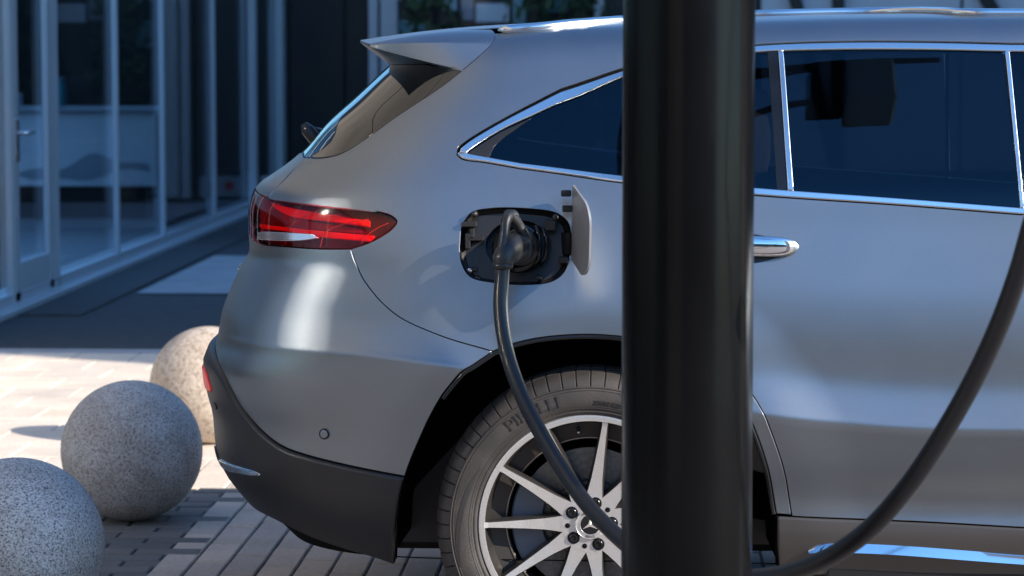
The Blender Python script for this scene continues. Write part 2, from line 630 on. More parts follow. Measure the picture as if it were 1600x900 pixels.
def inset(P, d):
    """move a counter-clockwise loop inwards"""
    a = P - np.roll(P, 1, 0)
    b = np.roll(P, -1, 0) - P
    a /= np.maximum(np.linalg.norm(a, axis=1), 1e-9)[:, None]
    b /= np.maximum(np.linalg.norm(b, axis=1), 1e-9)[:, None]
    na, nb = np.stack([-a[:, 1], a[:, 0]], 1), np.stack([-b[:, 1], b[:, 0]], 1)
    nn = na + nb
    nn /= np.maximum(np.linalg.norm(nn, axis=1), 1e-6)[:, None]
    k = np.clip(1 / np.maximum((nn * na).sum(1), .4), 1, 2)
    return P + nn * (d * k)[:, None]

def in_poly(pts, P):
    x, y = pts[:, 0], pts[:, 1]
    ins = np.zeros(len(pts), bool)
    j = len(P) - 1
    for i in range(len(P)):
        xi, yi, xj, yj = P[i, 0], P[i, 1], P[j, 0], P[j, 1]
        if yi != yj:
            c = ((yi > y) != (yj > y)) & (x < (xj - xi) * (y - yi) / (yj - yi) + xi)
            ins ^= c
        j = i
    return ins

def patch2d(outer, holes, grid):
    lo, hi = outer.min(0), outer.max(0)
    nx, ny = max(2, int((hi[0] - lo[0]) / grid)), max(2, int((hi[1] - lo[1]) / grid))
    gx, gy = np.meshgrid(np.linspace(lo[0], hi[0], nx + 1)[1:-1], np.linspace(lo[1], hi[1], ny + 1)[1:-1], indexing='ij')
    g = np.stack([gx.ravel(), gy.ravel()], 1)
    if len(g):
        k = in_poly(g, outer)
        for H in holes:
            k &= ~in_poly(g, H)
        g = g[k]
    rings = [outer] + list(holes)
    if len(g):
        allb = np.concatenate(rings)
        keep = np.ones(len(g), bool)
        for s in range(0, len(g), 4000):
            d = np.min(((g[s:s + 4000, None, :] - allb[None]) ** 2).sum(-1), 1)
            keep[s:s + 4000] = d > (grid * .45) ** 2
        g = g[keep]
    vs, es, off = [], [], 0
    for ring in rings:
        n = len(ring)
        vs += [Vector(p) for p in ring]
        es += [(off + i, off + (i + 1) % n) for i in range(n)]
        off += n
    vs += [Vector(p) for p in g]
    V, E, Fc, *_ = delaunay_2d_cdt(vs, es, [], 1, 1e-7)
    V = np.array([tuple(v) for v in V])
    Fc = np.array([f for f in Fc if len(f) == 3])
    c = V[Fc].mean(1)
    k = in_poly(c, outer)
    for H in holes:
        k &= ~in_poly(c, H)
    return V, Fc[k]

def panel(name, material, parent, outer, holes=(), gap=0.0016, lip=0.012, off=0.0, mirror=False, grid=0.018, edge=0.0012, step=0.012):
    """a sheet of bodywork cut out of S, with rounded, folded-in edges"""
    outer = resample(np.asarray(outer), step)
    if area2(outer) < 0:
        outer = outer[::-1]
    holes = [resample(np.asarray(H), step) for H in holes]
    holes = [H[::-1] if area2(H) < 0 else H for H in holes]
    o0 = inset(outer, gap)
    o1 = inset(outer, gap + edge)
    h0 = [inset(H, -gap) for H in holes]
    h1 = [inset(H, -gap - edge) for H in holes]
    V, Fc = patch2d(o1, h1, grid)
    N = SN(V[:, 0], V[:, 1])
    P = S(V[:, 0], V[:, 1]) + N * off
    verts, norms, faces = list(P), list(N), []
    tri = P[Fc]
    fl = (np.cross(tri[:, 1] - tri[:, 0], tri[:, 2] - tri[:, 0]) * N[Fc[:, 0]]).sum(1) < 0
    Fc[fl] = Fc[fl][:, ::-1]
    faces += [tuple(f) for f in Fc]
    for ring1, ring0, sgn in [(o1, o0, 1)] + [(a, b, -1) for a, b in zip(h1, h0)]:
        n = len(ring1)
        N1 = SN(ring1[:, 0], ring1[:, 1])
        P1 = S(ring1[:, 0], ring1[:, 1]) + N1 * off
        N0 = SN(ring0[:, 0], ring0[:, 1])
        P0 = S(ring0[:, 0], ring0[:, 1]) + N0 * (off - edge * .7)
        out = P0 - P1
        out -= N1 * (out * N1).sum(1)[:, None]
        out /= np.maximum(np.linalg.norm(out, axis=1), 1e-9)[:, None]
        rows = [(P1, N1), (P0, N1 * .6 + out), (P0 - N0 * lip, out)]
        base = len(verts)
        for p, nr in rows:
            verts += list(p)
            norms += list(nr / np.linalg.norm(nr, axis=1)[:, None])
        for i in range(n):
            j = (i + 1) % n
            for k in range(2):
                a, b = base + k * n + i, base + k * n + j
                f = (a, b, b + n, a + n)
                q = np.array([verts[x] for x in f])
                if np.dot(np.cross(q[2] - q[0], q[3] - q[1]), norms[a] + norms[a + n]) < 0:
                    f = f[::-1]
                faces.append(f)
    if mirror:
        nv = len(verts)
        verts += [np.array([v[0], 2 * HW - v[1], v[2]]) for v in verts[:nv]]
        norms += [np.array([v[0], -v[1], v[2]]) for v in norms[:nv]]
        faces += [tuple(x + nv for x in reversed(f)) for f in faces]
    return mesh_obj(name, verts, faces, material, parent, norms)

def far_copy(o, parent):
    """the same panel on the far side of the car (shares the mesh)"""
    c = o.copy()
    COL.objects.link(c)
    c.parent = parent
    c.scale = (1, -1, 1)
    c.location = (o.location[0], 2 * HW - o.location[1], o.location[2])
    return c


# ------------------------------------------------------------------ setting: ground
M['asphalt'] = mat('asphalt', (0.05, 0.052, 0.056), 0.9, noise=14, bump=(160, 0.3))
M['joint'] = mat('paver_joint_sand', (0.045, 0.042, 0.04), 0.95, noise=40)
M['light_paving'] = mat('pale_concrete_paving', (0.34, 0.34, 0.35), 0.85, noise=4, col2=(0.27, 0.27, 0.28), bump=(90, 0.2))
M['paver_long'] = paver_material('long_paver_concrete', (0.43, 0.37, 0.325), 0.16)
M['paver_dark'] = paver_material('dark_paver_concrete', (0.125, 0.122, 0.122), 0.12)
M['paver_pale'] = paver_material('pale_slab_stone', (0.64, 0.565, 0.485), 0.05)

def sheet(name, x0, x1, y0, y1, z, m):
    o = mesh_obj(name, [(x0, y0, z), (x1, y0, z), (x1, y1, z), (x0, y1, z)], [(0, 1, 2, 3)], m, smooth=False)
    return tag(o, kind='structure')

sheet('ground', -400, 400, -400, 400, -0.012, M['asphalt'])
bed = sheet('pavement', -3.45, 9, -0.36, 7.35, -0.008, M['joint'])
sheet('light_paving_strip', -3.0, 9, 10.9, 14.2, -0.004, M['light_paving'])
sheet('kerb_strip', -3.45, 9, 7.35, 7.55, -0.003, M['light_paving'])
sheet('far_paving_strip', -3.0, 9, 17.5, 21.5, -0.004, M['light_paving'])
M['forecourt'] = mat('grey_forecourt_paving', (0.25, 0.215, 0.20), 0.85, noise=5, bump=(80, 0.2))
sheet('forecourt', -3.45, 12, -14, -0.37, -0.007, M['forecourt'])
tag(box('drain_channel', (-3.45, 9.4, -0.02), (-3.05, 21.6, 0.002), M['asphalt']), kind='structure')

def paver_mesh(lx, ly, name, m):
    bm = bmesh.new()
    add_box(bm, (-lx / 2, -ly / 2, -0.03), (lx / 2, ly / 2, 0), 0.004)
    bmesh.ops.delete(bm, geom=[f for f in bm.faces if f.normal.z < -0.2], context='FACES')
    me = bpy.data.meshes.new(name)
    bm.to_mesh(me)
    bm.free()
    me.materials.append(m)
    return me

def pavers(name, x0, x1, y0, y1, lx, ly, m, joint=0.006, bond=True, along='x', keep=None, loose=False):
    """a field of pavers in running bond; loose=True joins them into one stuff part"""
    me = paver_mesh(lx - joint, ly - joint, name, m)
    V, Fc = [], []
    if along == 'x':
        rows = int(round((y1 - y0) / ly)); cols = int(round((x1 - x0) / lx)) + (1 if bond else 0)
    else:
        rows = int(round((x1 - x0) / lx)); cols = int(round((y1 - y0) / ly)) + (1 if bond else 0)
    for r in range(rows):
        sh = (0.5 if r % 2 else 0.0) if bond else 0
        if bond and along == 'y':
            sh = [0, .55, .2, .75, .4][r % 5]
        for c in range(cols):
            if along == 'x':
                x, y = x0 + (c + .5 - sh) * lx, y0 + (r + .5) * ly
                if x - lx * .45 < x0 - lx * .55 or x > x1 + .01: continue
            else:
                x, y = x0 + (r + .5) * lx, y0 + (c + .5 - sh) * ly
            if keep and not keep(x, y): continue
            z = RNG.uniform(-0.0018, 0.0012)
            rx, ry, rz = RNG.uniform(-.004, .004), RNG.uniform(-.004, .004), RNG.uniform(-.006, .006)
            if loose:
                mt = Matrix.Translation((x, y, z)) @ Euler((rx, ry, rz)).to_matrix().to_4x4()
                b = len(V)
                V += [mt @ v.co for v in me.vertices]
                Fc += [tuple(i + b for i in p.vertices) for p in me.polygons]
            else:
                o = bpy.data.objects.new(name, me)
                o.location = (x, y, z)
                o.rotation_euler = (rx, ry, rz)
                COL.objects.link(o)
                o.parent = bed
    if loose:
        o = mesh_obj(name, V, Fc, m, bed, smooth=False)
        o['kind'] = 'stuff'

# long narrow pavers under the tail, dark running bond beside the bollards, pale slabs in the sun beyond
pavers('long_paver', -1.29, -0.04, 0.1, 2.95, 0.104, 0.32, M['paver_long'], 0.0065, True, 'y')
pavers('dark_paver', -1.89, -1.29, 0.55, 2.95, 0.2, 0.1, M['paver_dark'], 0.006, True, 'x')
pavers('pale_slab', -3.4, -0.7, 2.95, 7.33, 0.3, 0.365, M['paver_pale'], 0.0035, True, 'x')
pavers('outer_pavers', -0.04, 3.6, -0.35, 2.95, 0.104, 0.32, M['paver_long'], 0.009, True, 'y', loose=True)
pavers('outer_pavers', -1.29, -0.04, -0.35, 0.1, 0.104, 0.32, M['paver_long'], 0.009, True, 'y', loose=True)
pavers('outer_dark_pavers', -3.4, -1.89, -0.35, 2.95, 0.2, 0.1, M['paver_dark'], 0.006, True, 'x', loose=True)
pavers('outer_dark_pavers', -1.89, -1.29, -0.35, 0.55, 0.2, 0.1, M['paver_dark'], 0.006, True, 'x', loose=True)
pavers('outer_slabs', -0.7, 8.9, 2.95, 7.33, 0.3, 0.365, M['paver_pale'], 0.005, True, 'x', loose=True)

# ------------------------------------------------------------------ setting: glass building on the left, back wing, shading block, block behind the camera
M['mullion'] = mat('blue_grey_aluminium', (0.47, 0.50, 0.54), 0.38, 0.4)
M['dark_panel'] = mat('dark_cladding_panel', (0.007, 0.008, 0.011), 0.3)
M['pane'] = glass_material('facade_glass', (0.95, 0.97, 0.98), (0.6, 0.64, 0.68), base=0.03, rough=0.01, power=7.0)
M['pane_coated'] = glass_material('coated_facade_glass', (0.40, 0.44, 0.46), (1.0, 0.97, 0.93), base=0.21, rough=0.075)
M['brown_panel'] = mat('brown_cladding', (0.20, 0.175, 0.15), 0.7, noise=1.2, col2=(0.16, 0.14, 0.12))
M['counter'] = mat('white_counter_board', (0.88, 0.90, 0.92), 0.5, noise=1.6, col2=(0.76, 0.80, 0.84))
M['grey_floor'] = mat('interior_floor', (0.30, 0.30, 0.31), 0.3)
M['white_wall'] = mat('white_render', (0.72, 0.73, 0.75), 0.8, noise=3, col2=(0.66, 0.67, 0.69))
M['beige'] = mat('beige_render', (0.30, 0.27, 0.24), 0.85, noise=2, col2=(0.24, 0.22, 0.2))
M['window_dark'] = mat('dark_window_glass', (0.01, 0.012, 0.015), 0.06)
M['red_sign'] = mat('red_sign_paint', (0.5, 0.03, 0.03), 0.5)
M['bark'] = mat('bark', (0.09, 0.07, 0.055), 0.9, noise=20)
M['leaf'] = mat('leaf', (0.05, 0.09, 0.03), 0.6, noise=3, col2=(0.03, 0.055, 0.02))
M['handle_steel'] = mat('brushed_steel', (0.6, 0.6, 0.62), 0.25, 1.0)

FX = -3.5
hall = empty('glass_fronted_building', (FX, 15, 0))
tag(hall, 'glass fronted building with blue grey aluminium mullions on the left behind the bollards', 'building')
def H(o):
    o.parent = hall
    o.matrix_parent_inverse = Matrix.Translation((-FX, -15, 0))
    return o
TOP = 8.2
ends = [-7.0, -5.2, -3.4, -1.6, 0.2, 2.0, 3.8, 5.6, 7.4, 9.62, 10.83, 13.0, 14.94, 17.56, 19.95, 22.0]
mul_mesh = {}
for i, y in enumerate(ends):
    w = 0.045
    if abs(y - 10.83) < .01: w = 0.085
    if y > 19: w = 0.16
    H(box('mullion', (FX - 0.022, y - w / 2, 0.0), (FX + (0.02 if w < .1 else 0.05), y + w / 2, TOP), M['mullion'], None, 0.006))
    if abs(y - 10.83) < .01:
        H(box('mullion', (FX - 0.03, y + 0.075, 0.0), (FX + 0.02, y + 0.12, TOP), M['mullion'], None, 0.005))
for i in range(len(ends) - 1):
    y0, y1 = ends[i] + 0.03, ends[i + 1] - 0.03
    dark = y0 > 17 or False
    H(box('pane', (FX - 0.03, y0, 0.14), (FX - 0.018, y1, TOP - 0.02), M['pane_coated'] if y1 < 9.7 else M['pane'], None))
    for q_ in range(4 if ends[i] < 9.5 else 0):
        z0_ = 3.30 + q_ * 1.225
        H(box('spandrel_panel', (FX - 0.015, ends[i] + .012, z0_), (FX + 0.045, ends[i + 1] - .012, z0_ + 1.205), M['brown_panel'], None, 0.004))
    H(box('bottom_rail', (FX - 0.03, y0, 0.0), (FX + 0.02, y1, 0.10), M['mullion'], None, 0.006))
    if y0 > 17.4:
        H(box('dark_panel', (FX - 0.10, y0 - 0.02, 0.38 if y0 < 19 else 0.14), (FX - 0.05, y1 + 0.02, TOP), M['dark_panel'], None))
H(box('dark_panel', (FX - 0.16, 15.75, 0.12), (FX - 0.05, 17.5, TOP), M['dark_panel']))
H(box('plinth', (FX - 0.12, -7.1, -0.01), (FX + 0.09, 22.1, 0.035), M['mullion'], None, 0.008))
# door between the first two frames: leaf frame, kick plate, handle
door = empty('door', (FX, 10.2, 0)); H(door)
def D(o):
    o.parent = door
    o.matrix_parent_inverse = Matrix.Translation((-FX, -10.2, 0))
    return o
D(box('door_frame', (FX - 0.02, 9.66, 0.04), (FX + 0.02, 9.80, 2.4), M['mullion'], None, 0.008))
D(box('door_frame', (FX - 0.02, 10.64, 0.04), (FX + 0.02, 10.77, 2.4), M['mullion'], None, 0.008))
D(box('kick_plate', (FX - 0.015, 9.80, 0.04), (FX + 0.018, 10.64, 0.27), M['mullion'], None, 0.008))
D(box('door_head', (FX - 0.015, 9.80, 2.28), (FX + 0.018, 10.64, 2.4), M['mullion'], None, 0.008))
bm = bmesh.new()
V, Fc = tube_data([(FX + 0.02, 9.74, 1.02), (FX + 0.08, 9.74, 1.02), (FX + 0.085, 9.76, 1.02), (FX + 0.085, 9.90, 1.02)], 0.013, 12)
D(mesh_obj('handle', V, Fc, M['handle_steel']))
D(box('handle_plate', (FX + 0.018, 9.70, 0.85), (FX + 0.03, 9.78, 1.1), M['handle_steel'], None, 0.004))
# inside: floor, back wall, columns, roof edge
H(box('interior_floor', (FX - 9, -7, -0.01), (FX - 0.13, 22.0, 0.012), M['grey_floor']))
H(box('back_wall', (FX - 9.2, -7, 0), (FX - 9, 22.2, 2.5), M['dark_panel']))
for y in (12.0, 15.5, 21.0):
    H(box('column', (FX - 3.2, y, 0), (FX - 2.85, y + 0.35, 2.5), M['dark_panel']))
H(box('cross_wall', (FX - 9, 22.0, 0), (FX - 0.3, 22.2, 2.5), M['dark_panel']))
H(box('fascia', (FX - 0.25, -7.1, TOP), (FX + 0.12, 22.2, TOP + 0.5), M['mullion']))
# the counter and things on it
counter = empty('reception_counter', (-5.3, 18.5, 0))
tag(counter, 'long white counter with a wavy grey band seen through the glass front', 'counter')
def Cn(o):
    o.parent = counter
    o.matrix_parent_inverse = Matrix.Translation((5.3, -18.5, 0))
    return o
Cn(box('counter_front', (-7.6, 18.45, 0.30), (-4.15, 18.55, 0.96), M['counter'], None, 0.01))
Cn(box('counter_top', (-7.65, 18.38, 0.96), (-4.10, 19.0, 1.0), M['mullion'], None, 0.005))
Cn(box('counter_base', (-7.5, 18.55, 0.012), (-4.25, 18.95, 0.96), M['dark_panel']))
wave = []
xs = np.linspace(-7.5, -4.2, 60)
up = 0.50 + 0.07 * np.sin(xs * 5.1) + 0.03 * np.sin(xs * 13)
lo_ = 0.40 + 0.05 * np.sin(xs * 4.3 + 1) + 0.02 * np.sin(xs * 11)
V = [(x, 18.444, z) for x, z in zip(xs, up)] + [(x, 18.444, z) for x, z in zip(xs, lo_)]
Cn(mesh_obj('wavy_band', V, [(i, i + 1, 61 + i, 60 + i) for i in range(59)], mat('grey_print', (0.35, 0.40, 0.45), 0.6), None, smooth=False))
for x, w, hh, c in ((-5.55, .30, .14, (0.75, 0.8, 0.85)), (-5.05, .10, .26, (0.05, 0.35, 0.4)), (-6.6, .25, .3, (0.1, 0.12, 0.16))):
    bm = bmesh.new()
    add_box(bm, (-w / 2, -.12, 0), (w / 2, .12, hh * .8), 0.012, 2)
    add_box(bm, (-w / 2 * .7, -.09, hh * .8), (w / 2 * .7, .09, hh), 0.01)
    o = bm_obj('counter_box', bm, mat('counter_box_paint', c, 0.4))
    o.location = (x, 18.7, 1.0)
    tag(o, {-5.55: 'low pale box lying on the white counter', -5.05: 'narrow teal box standing on the white counter', -6.6: 'dark square box standing on the white counter'}[x], 'box')
# low sign with a red dot at the foot of the far bay
sg = empty('low_sign', (FX + 0.3, 20.6, 0))
tag(sg, 'low pale sign board with a red dot at the foot of the dark far bay', 'sign')
o = box('board', (-0.30, -0.02, 0.10), (0.24, 0.02, 0.30), M['light_paving'], sg, 0.006)
o = box('leg', (-0.25, -0.015, 0.0), (-0.22, 0.015, 0.10), M['mullion'], sg)
o = box('leg', (0.16, -0.015, 0.0), (0.19, 0.015, 0.10), M['mullion'], sg)
V, Fc = lathe_data([(0.0, -0.024), (0.045, -0.024), (0.045, -0.019)], 20, 'Y', (-0.04, 0, 0.21))
o = mesh_obj('red_dot', V, Fc, M['red_sign'], sg, smooth=False)

# back wing parallel to the car
wing = empty('back_wing', (2, 24, 0))
tag(wing, 'long dark building across the back with pale cladding panels above the car roof', 'building')
def W(o):
    o.parent = wing
    o.matrix_parent_inverse = Matrix.Translation((-2, -24, 0))
    return o
BY = 22.3
W(box('wall', (FX - 0.2, BY + 0.1, 0), (14, BY + 0.4, 5.6), M['dark_panel']))
for x0, x1, m in ((-3.62, -3.46, 'mullion'), (-3.40, -2.86, 'dark_panel'), (-2.62, -2.52, 'mullion'), (-2.50, -2.32, 'mullion'), (-0.35, -0.25, 'mullion'), (0.55, 0.7, 'mullion')):
    W(box('post' if m == 'mullion' else 'dark_panel', (x0, BY - 0.10, 0), (x1, BY + 0.08, 5.6), M[m], None, 0.01))
for x0, x1 in ((-2.30, -0.36), (-0.24, 0.54)):
    W(box('pane', (x0, BY - 0.02, 0.1), (x1, BY, 5.6), M['pane'], None))
for i, (x0, x1) in enumerate(((0.75, 1.3), (1.32, 2.05), (2.08, 3.3), (3.33, 4.6), (4.63, 6.0))):
    W(box('cladding_panel', (x0, BY - 0.06, 0.3), (x1, BY + 0.06, 5.5), M['white_wall'] if i else M['dark_panel'], None, 0.008))
for x0, x1, sl in ((2.02, 2.14, 0), (1.72, 1.84, .25), (3.75, 3.90, .55)):
    bm = bmesh.new()
    add_box(bm, (x0, BY - 0.2, 0.2), (x1, BY - 0.08, 2.6), 0.01)
    for v in bm.verts:
        v.co.x += (1.5 - v.co.z) * sl
    W(bm_obj('strut', bm, M['dark_panel'], None))

for i, (p0, p1, t0, t1, c) in enumerate(((606, 640, 2.02, 3.0, (.55, .62, .75)), (650, 663, 2.0, 3.0, (.5, .55, .65)), (608, 662, 1.55, 1.80, (.15, .32, .34)), (690, 712, 1.92, 2.6, (.55, .68, .72)), (718, 738, 1.82, 2.1, (.4, .38, .42)), (742, 794, 1.80, 1.97, (.75, .8, .84)), (800, 820, 1.72, 2.4, (.35, .55, .58)), (850, 885, 1.9, 2.05, (.12, .28, .3)))):
    sc_ = 4500 / 28.9
    xa, xb = (p0 - 1000) / sc_ + .116, (p1 - 1000) / sc_ + .116
    W(box('reflection_board', (xa, BY + 0.03, t0 - .02), (xb, BY + 0.07, t1), mat('reflection_paint', c, .5), None, 0.005))  # coloured boards standing in for bright shapes reflected in the back glass
pm = mat('pot_clay', (0.2, 0.12, 0.08), .8)
for i, px_ in enumerate((676, 836, 910)):
    x_ = (px_ - 1000) / 155.7 + .116
    rg = random.Random(i)
    pt = empty('potted_plant', (x_, BY - 0.45, 0))
    tag(pt, ['leafy green potted plant before the dark glass just right of the blue posts', 'leafy green potted plant in the middle of the glass bays above the car roof', 'leafy green potted plant nearest the black pole along the back glass'][i], 'plant', 'potted plants along the back glass')
    lathe('pot', [(0, 0), (.16, 0), (.22, .45), (.19, .45), (.18, .40), (0, .40)], 20, pm, pt, 'Z')
    V, Fc = [], []
    for k in range(420):
        a, u, r_ = rg.uniform(0, 6.28), rg.uniform(0, 1), rg.uniform(0, 1) ** .5
        p = Vector((math.cos(a) * r_ * .32, math.sin(a) * r_ * .22, .5 + u * 1.9))
        e = Euler((rg.uniform(0, 6.28), rg.uniform(0, 6.28), rg.uniform(0, 6.28))).to_matrix()
        s_ = rg.uniform(.04, .09)
        b = len(V)
        V += [p + e @ Vector(q) * s_ for q in ((-1, 0, 0), (0, -.4, 0), (1, 0, .3), (0, .4, 0))]
        Fc.append((b, b + 1, b + 2, b + 3))
    mesh_obj('foliage', V, Fc, M['leaf'], pt, smooth=False)
    V, Fc = tube_data([(0, 0, .38), (.01, 0, 1.2), (0, .02, 2.2)], [.02, .016, .006], 8)
    mesh_obj('stem', V, Fc, M['bark'], pt)

# block on the right that shades the far part of the yard (outside the frame)
def office(name, label, x0, x1, y0, y1, hgt, wall, face, nx, floors):
    b = empty(name, ((x0 + x1) / 2, (y0 + y1) / 2, 0))
    tag(b, label, 'building')
    mi = Matrix.Translation((-(x0 + x1) / 2, -(y0 + y1) / 2, 0))
    def A(o):
        o.parent = b
        o.matrix_parent_inverse = mi
        return o
    A(box('wall', (x0, y0, 0), (x1, y1, hgt), wall))
    A(box('roof', (x0 - .2, y0 - .2, hgt), (x1 + .2, y1 + .2, hgt + .3), M['white_wall']))
    fh = hgt / floors
    for f in range(floors):
        for i in range(nx):
            if face == 'y+':
                w = (x1 - x0) / nx
                A(box('window', (x0 + w * (i + .18), y1 - .05, fh * f + .9), (x0 + w * (i + .82), y1 + .03, fh * f + fh - .5), M['window_dark']))
            elif face == 'x+':
                w = (y1 - y0) / nx
                A(box('window', (x1 - .05, y0 + w * (i + .25), fh * f + .9), (x1 + .03, y0 + w * (i + .75), fh * f + fh - .5), M['window_dark']))
            else:
                w = (y1 - y0) / nx
                A(box('window', (x0 - .03, y0 + w * (i + .18), fh * f + .9), (x0 + .05, y0 + w * (i + .82), fh * f + fh - .5), M['window_dark']))
    return b
office('shading_block', 'beige office block standing to the right beyond the car', 8.2, 20, 1.75, 40, 11, M['beige'], 'x-', 9, 3)
office('opposite_block', 'beige low office block across the yard', -26, 30, -36, -28, 6.5, M['beige'], 'y+', 16, 2)

office('neighbour_block', 'brown rendered block standing on the left short of the glass building', -14, FX - .3, -30, -7.6, 9, M['beige'], 'x+', 7, 3)
def tree(loc, hgt, seed, label):
    rg = random.Random(seed)
    t = empty('broadleaf_tree', loc)
    tag(t, label, 'tree', 'trees across the yard')
    V, Fc = tube_data([(0, 0, 0), (.05, .02, hgt * .25), (0, .1, hgt * .5), (.1, 0, hgt * .8)], [.16, .13, .09, .03], 10)
    mesh_obj('trunk', V, Fc, M['bark'], t)
    V, Fc = [], []
    for k in range(46):
        a, u, rr = rg.uniform(0, 6.28), rg.uniform(-.9, 1), rg.uniform(.3, 1) ** .5
        c = Vector((math.cos(a) * rr * hgt * .28 * math.sqrt(1 - u * u * .9), math.sin(a) * rr * hgt * .28 * math.sqrt(1 - u * u * .9), hgt * .66 + u * hgt * .3))
        for j in range(34):
            p = c + Vector((rg.gauss(0, .32), rg.gauss(0, .32), rg.gauss(0, .28)))
            e = Euler((rg.uniform(0, 6.28), rg.uniform(0, 6.28), rg.uniform(0, 6.28))).to_matrix()
            s = rg.uniform(.10, .2)
            b = len(V)
            V += [p + e @ Vector(q) * s for q in ((-1, 0, 0), (0, -.5, 0), (1, 0, .2), (0, .5, 0))]
            Fc.append((b, b + 1, b + 2, b + 3))
    mesh_obj('crown', V, Fc, M['leaf'], t, smooth=False)
for i, (x, y, h_) in enumerate(((-14, -24, 6.5), (-7.5, -23, 5.8), (-1, -25, 6.8), (6, -23.5, 6.0), (13, -24.5, 7))):
    tree((x, y, 0), h_, 30 + i, ['tall round tree at the far left end of the yard', 'short tree second from the end of the yard', 'tall full tree opposite the car', 'rounded tree opposite the front of the car', 'tallest tree at the right end of the yard'][i])

# ------------------------------------------------------------------ granite bollards
def sphere_bollard(name, loc, rad, m, label, rot):
    bm = bmesh.new()
    bmesh.ops.create_icosphere(bm, subdivisions=5, radius=rad)
    for v in bm.verts:
        d_ = mnoise.noise(v.co * 9 + Vector((rot * 7, 0, 0))) * .0012
        pit = mnoise.noise(v.co * 38 + Vector((0, rot * 5, 0)))
        v.co *= 1 + (d_ - max(0, pit - .42) * .006) / rad
        if v.co.z < -rad * .985:
            v.co.z = -rad * .985
    o = bm_obj(name, bm, m, None, True, 60)
    o.location = (loc[0], loc[1], rad * .98)
    o.rotation_euler = (0, 0, rot)
    return tag(o, label, 'bollard', 'granite ball bollards along the parking bay')
M['granite_a'] = granite('speckled_granite', (0.66, 0.65, 0.65), (0.06, 0.06, 0.07), 190)
M['granite_b'] = granite('mottled_granite', (0.60, 0.58, 0.57), (0.15, 0.145, 0.145), 150)
M['granite_c'] = granite('weathered_granite', (0.58, 0.50, 0.42), (0.30, 0.24, 0.19), 70)
sphere_bollard('stone_bollard', (-1.487, 0.53), 0.225, M['granite_a'], 'round granite bollard with coarse black and white speckle at the bottom left corner', 0.3)
sphere_bollard('stone_bollard', (-1.50, 2.29), 0.225, M['granite_b'], 'round grey granite bollard in the shade between the other two', 1.3)
sphere_bollard('stone_bollard', (-1.524, 4.10), 0.225, M['granite_c'], 'sunlit weathered beige granite bollard half hidden behind the car bumper', 2.2)

# ------------------------------------------------------------------ the car
car = empty('parked_car', (0, 0, 0))
tag(car, 'satin grey electric SUV with its charge flap open and a cable plugged in', 'car')

SEAM_A = [(548, 389), (556, 412), (575, 447), (600, 476), (632, 500), (690, 525), (770, 549)]
ARCH_R = [(770, 549), (800, 537), (840, 528), (890, 523), (940, 523), (1000, 530), (1060, 546), (1110, 574), (1150, 615), (1179, 670), (1200, 732), (1213, 803)]
ARCH_L = [(770, 549), (735, 572), (705, 600), (687, 624), (665, 665), (647, 705), (632, 745)]
ARCH_LL = [(632, 745), (622, 790), (617, 835), (617, 880)]
LAMP_R = [(548, 389), (575, 380), (598, 368), (614, 356), (620, 346), (611, 337), (588, 330)]
LAMP_T = [(588, 330), (540, 324), (470, 316), (421, 309)]
GLASS_E = [(482, 246), (508, 246), (537, 238), (577, 213), (633, 173), (722, 110)]
SPOIL = [(722, 110), (750, 86), (767, 69), (773, 60)]
DITCH = [(773, 60), (870, 50), (970, 41), (1080, 33), (1180, 28), (1350, 26), (1500, 30)]
SHUT = [(1010, 292), (1016, 400), (1060, 500), (1125, 562), (1178, 620), (1205, 675), (1225, 735), (1237, 805)]
T_UP_OUT = [(714, 240), (716, 230), (727, 221), (757, 202), (800, 178), (850, 152), (893, 133), (970, 107), (1050, 87), (1110, 77), (1180, 69), (1300, 64), (1450, 64), (1580, 67)]
T_UP_IN = [(728, 239), (740, 230), (782, 204), (838, 178), (893, 155), (970, 122), (1050, 101), (1110, 91), (1180, 82), (1300, 78), (1450, 78), (1580, 81)]
T_LO_IN = [(728, 239), (760, 245), (850, 259), (970, 274), (1180, 293), (1400, 309), (1580, 323)]
T_CH = [(717, 240), (720, 233), (730, 224), (760, 205), (803, 181), (852, 156), (894, 138), (970, 112), (1050, 91), (1110, 81), (1180, 72), (1300, 67), (1450, 67), (1580, 70)]
T_LO_OUT = [(714, 240), (722, 248), (760, 254), (850, 268), (970, 285), (1180, 305), (1400, 320), (1580, 334)]
SILL_T = [(1216, 806), (1300, 810), (1450, 816), (1590, 824)]
QS = -1.17
Q_F, Q_B = 1.75, 1.03

seam_a, arch_r, arch_l, arch_ll = [path(*x) for x in (SEAM_A, ARCH_R, ARCH_L, ARCH_LL)]
lamp_r, lamp_t = path(*LAMP_R), path(*LAMP_T)
glass_e, spoil = path(*GLASS_E), path(*SPOIL)
def fwd(run, q_end):
    """carry a run on to q_end along its last direction"""
    a, b = run[-8], run[-1]
    sl = (b[1] - a[1]) / (b[0] - a[0]) if b[1] < 1.3 else 0.0
    return np.concatenate([run, [np.array([q, b[1] + sl * (q - b[0])]) for q in np.linspace(b[0], q_end, 12)[1:]]])
ditch = fwd(path(*DITCH), Q_F)
shut = path(*SHUT)
t_up_out, t_up_in, t_lo_in, t_lo_out, t_ch = [fwd(path(*x), Q_F) for x in (T_UP_OUT, T_UP_IN, T_LO_IN, T_LO_OUT, T_CH)]
sill_t = fwd(path(*SILL_T), 2.40)
lamp_top_all = np.concatenate([lamp_t, path((421, 309), (406, 304), ('q', QS, 1.140), ('q', -1.4, 1.140), ('q', Q_TAIL, 1.140))[1:]])
lamp_bot_all = path((548, 389), (500, 389), (450, 386), (402, 381), ('q', QS, 1.028), ('q', -1.4, 1.03), ('q', Q_TAIL, 1.03))
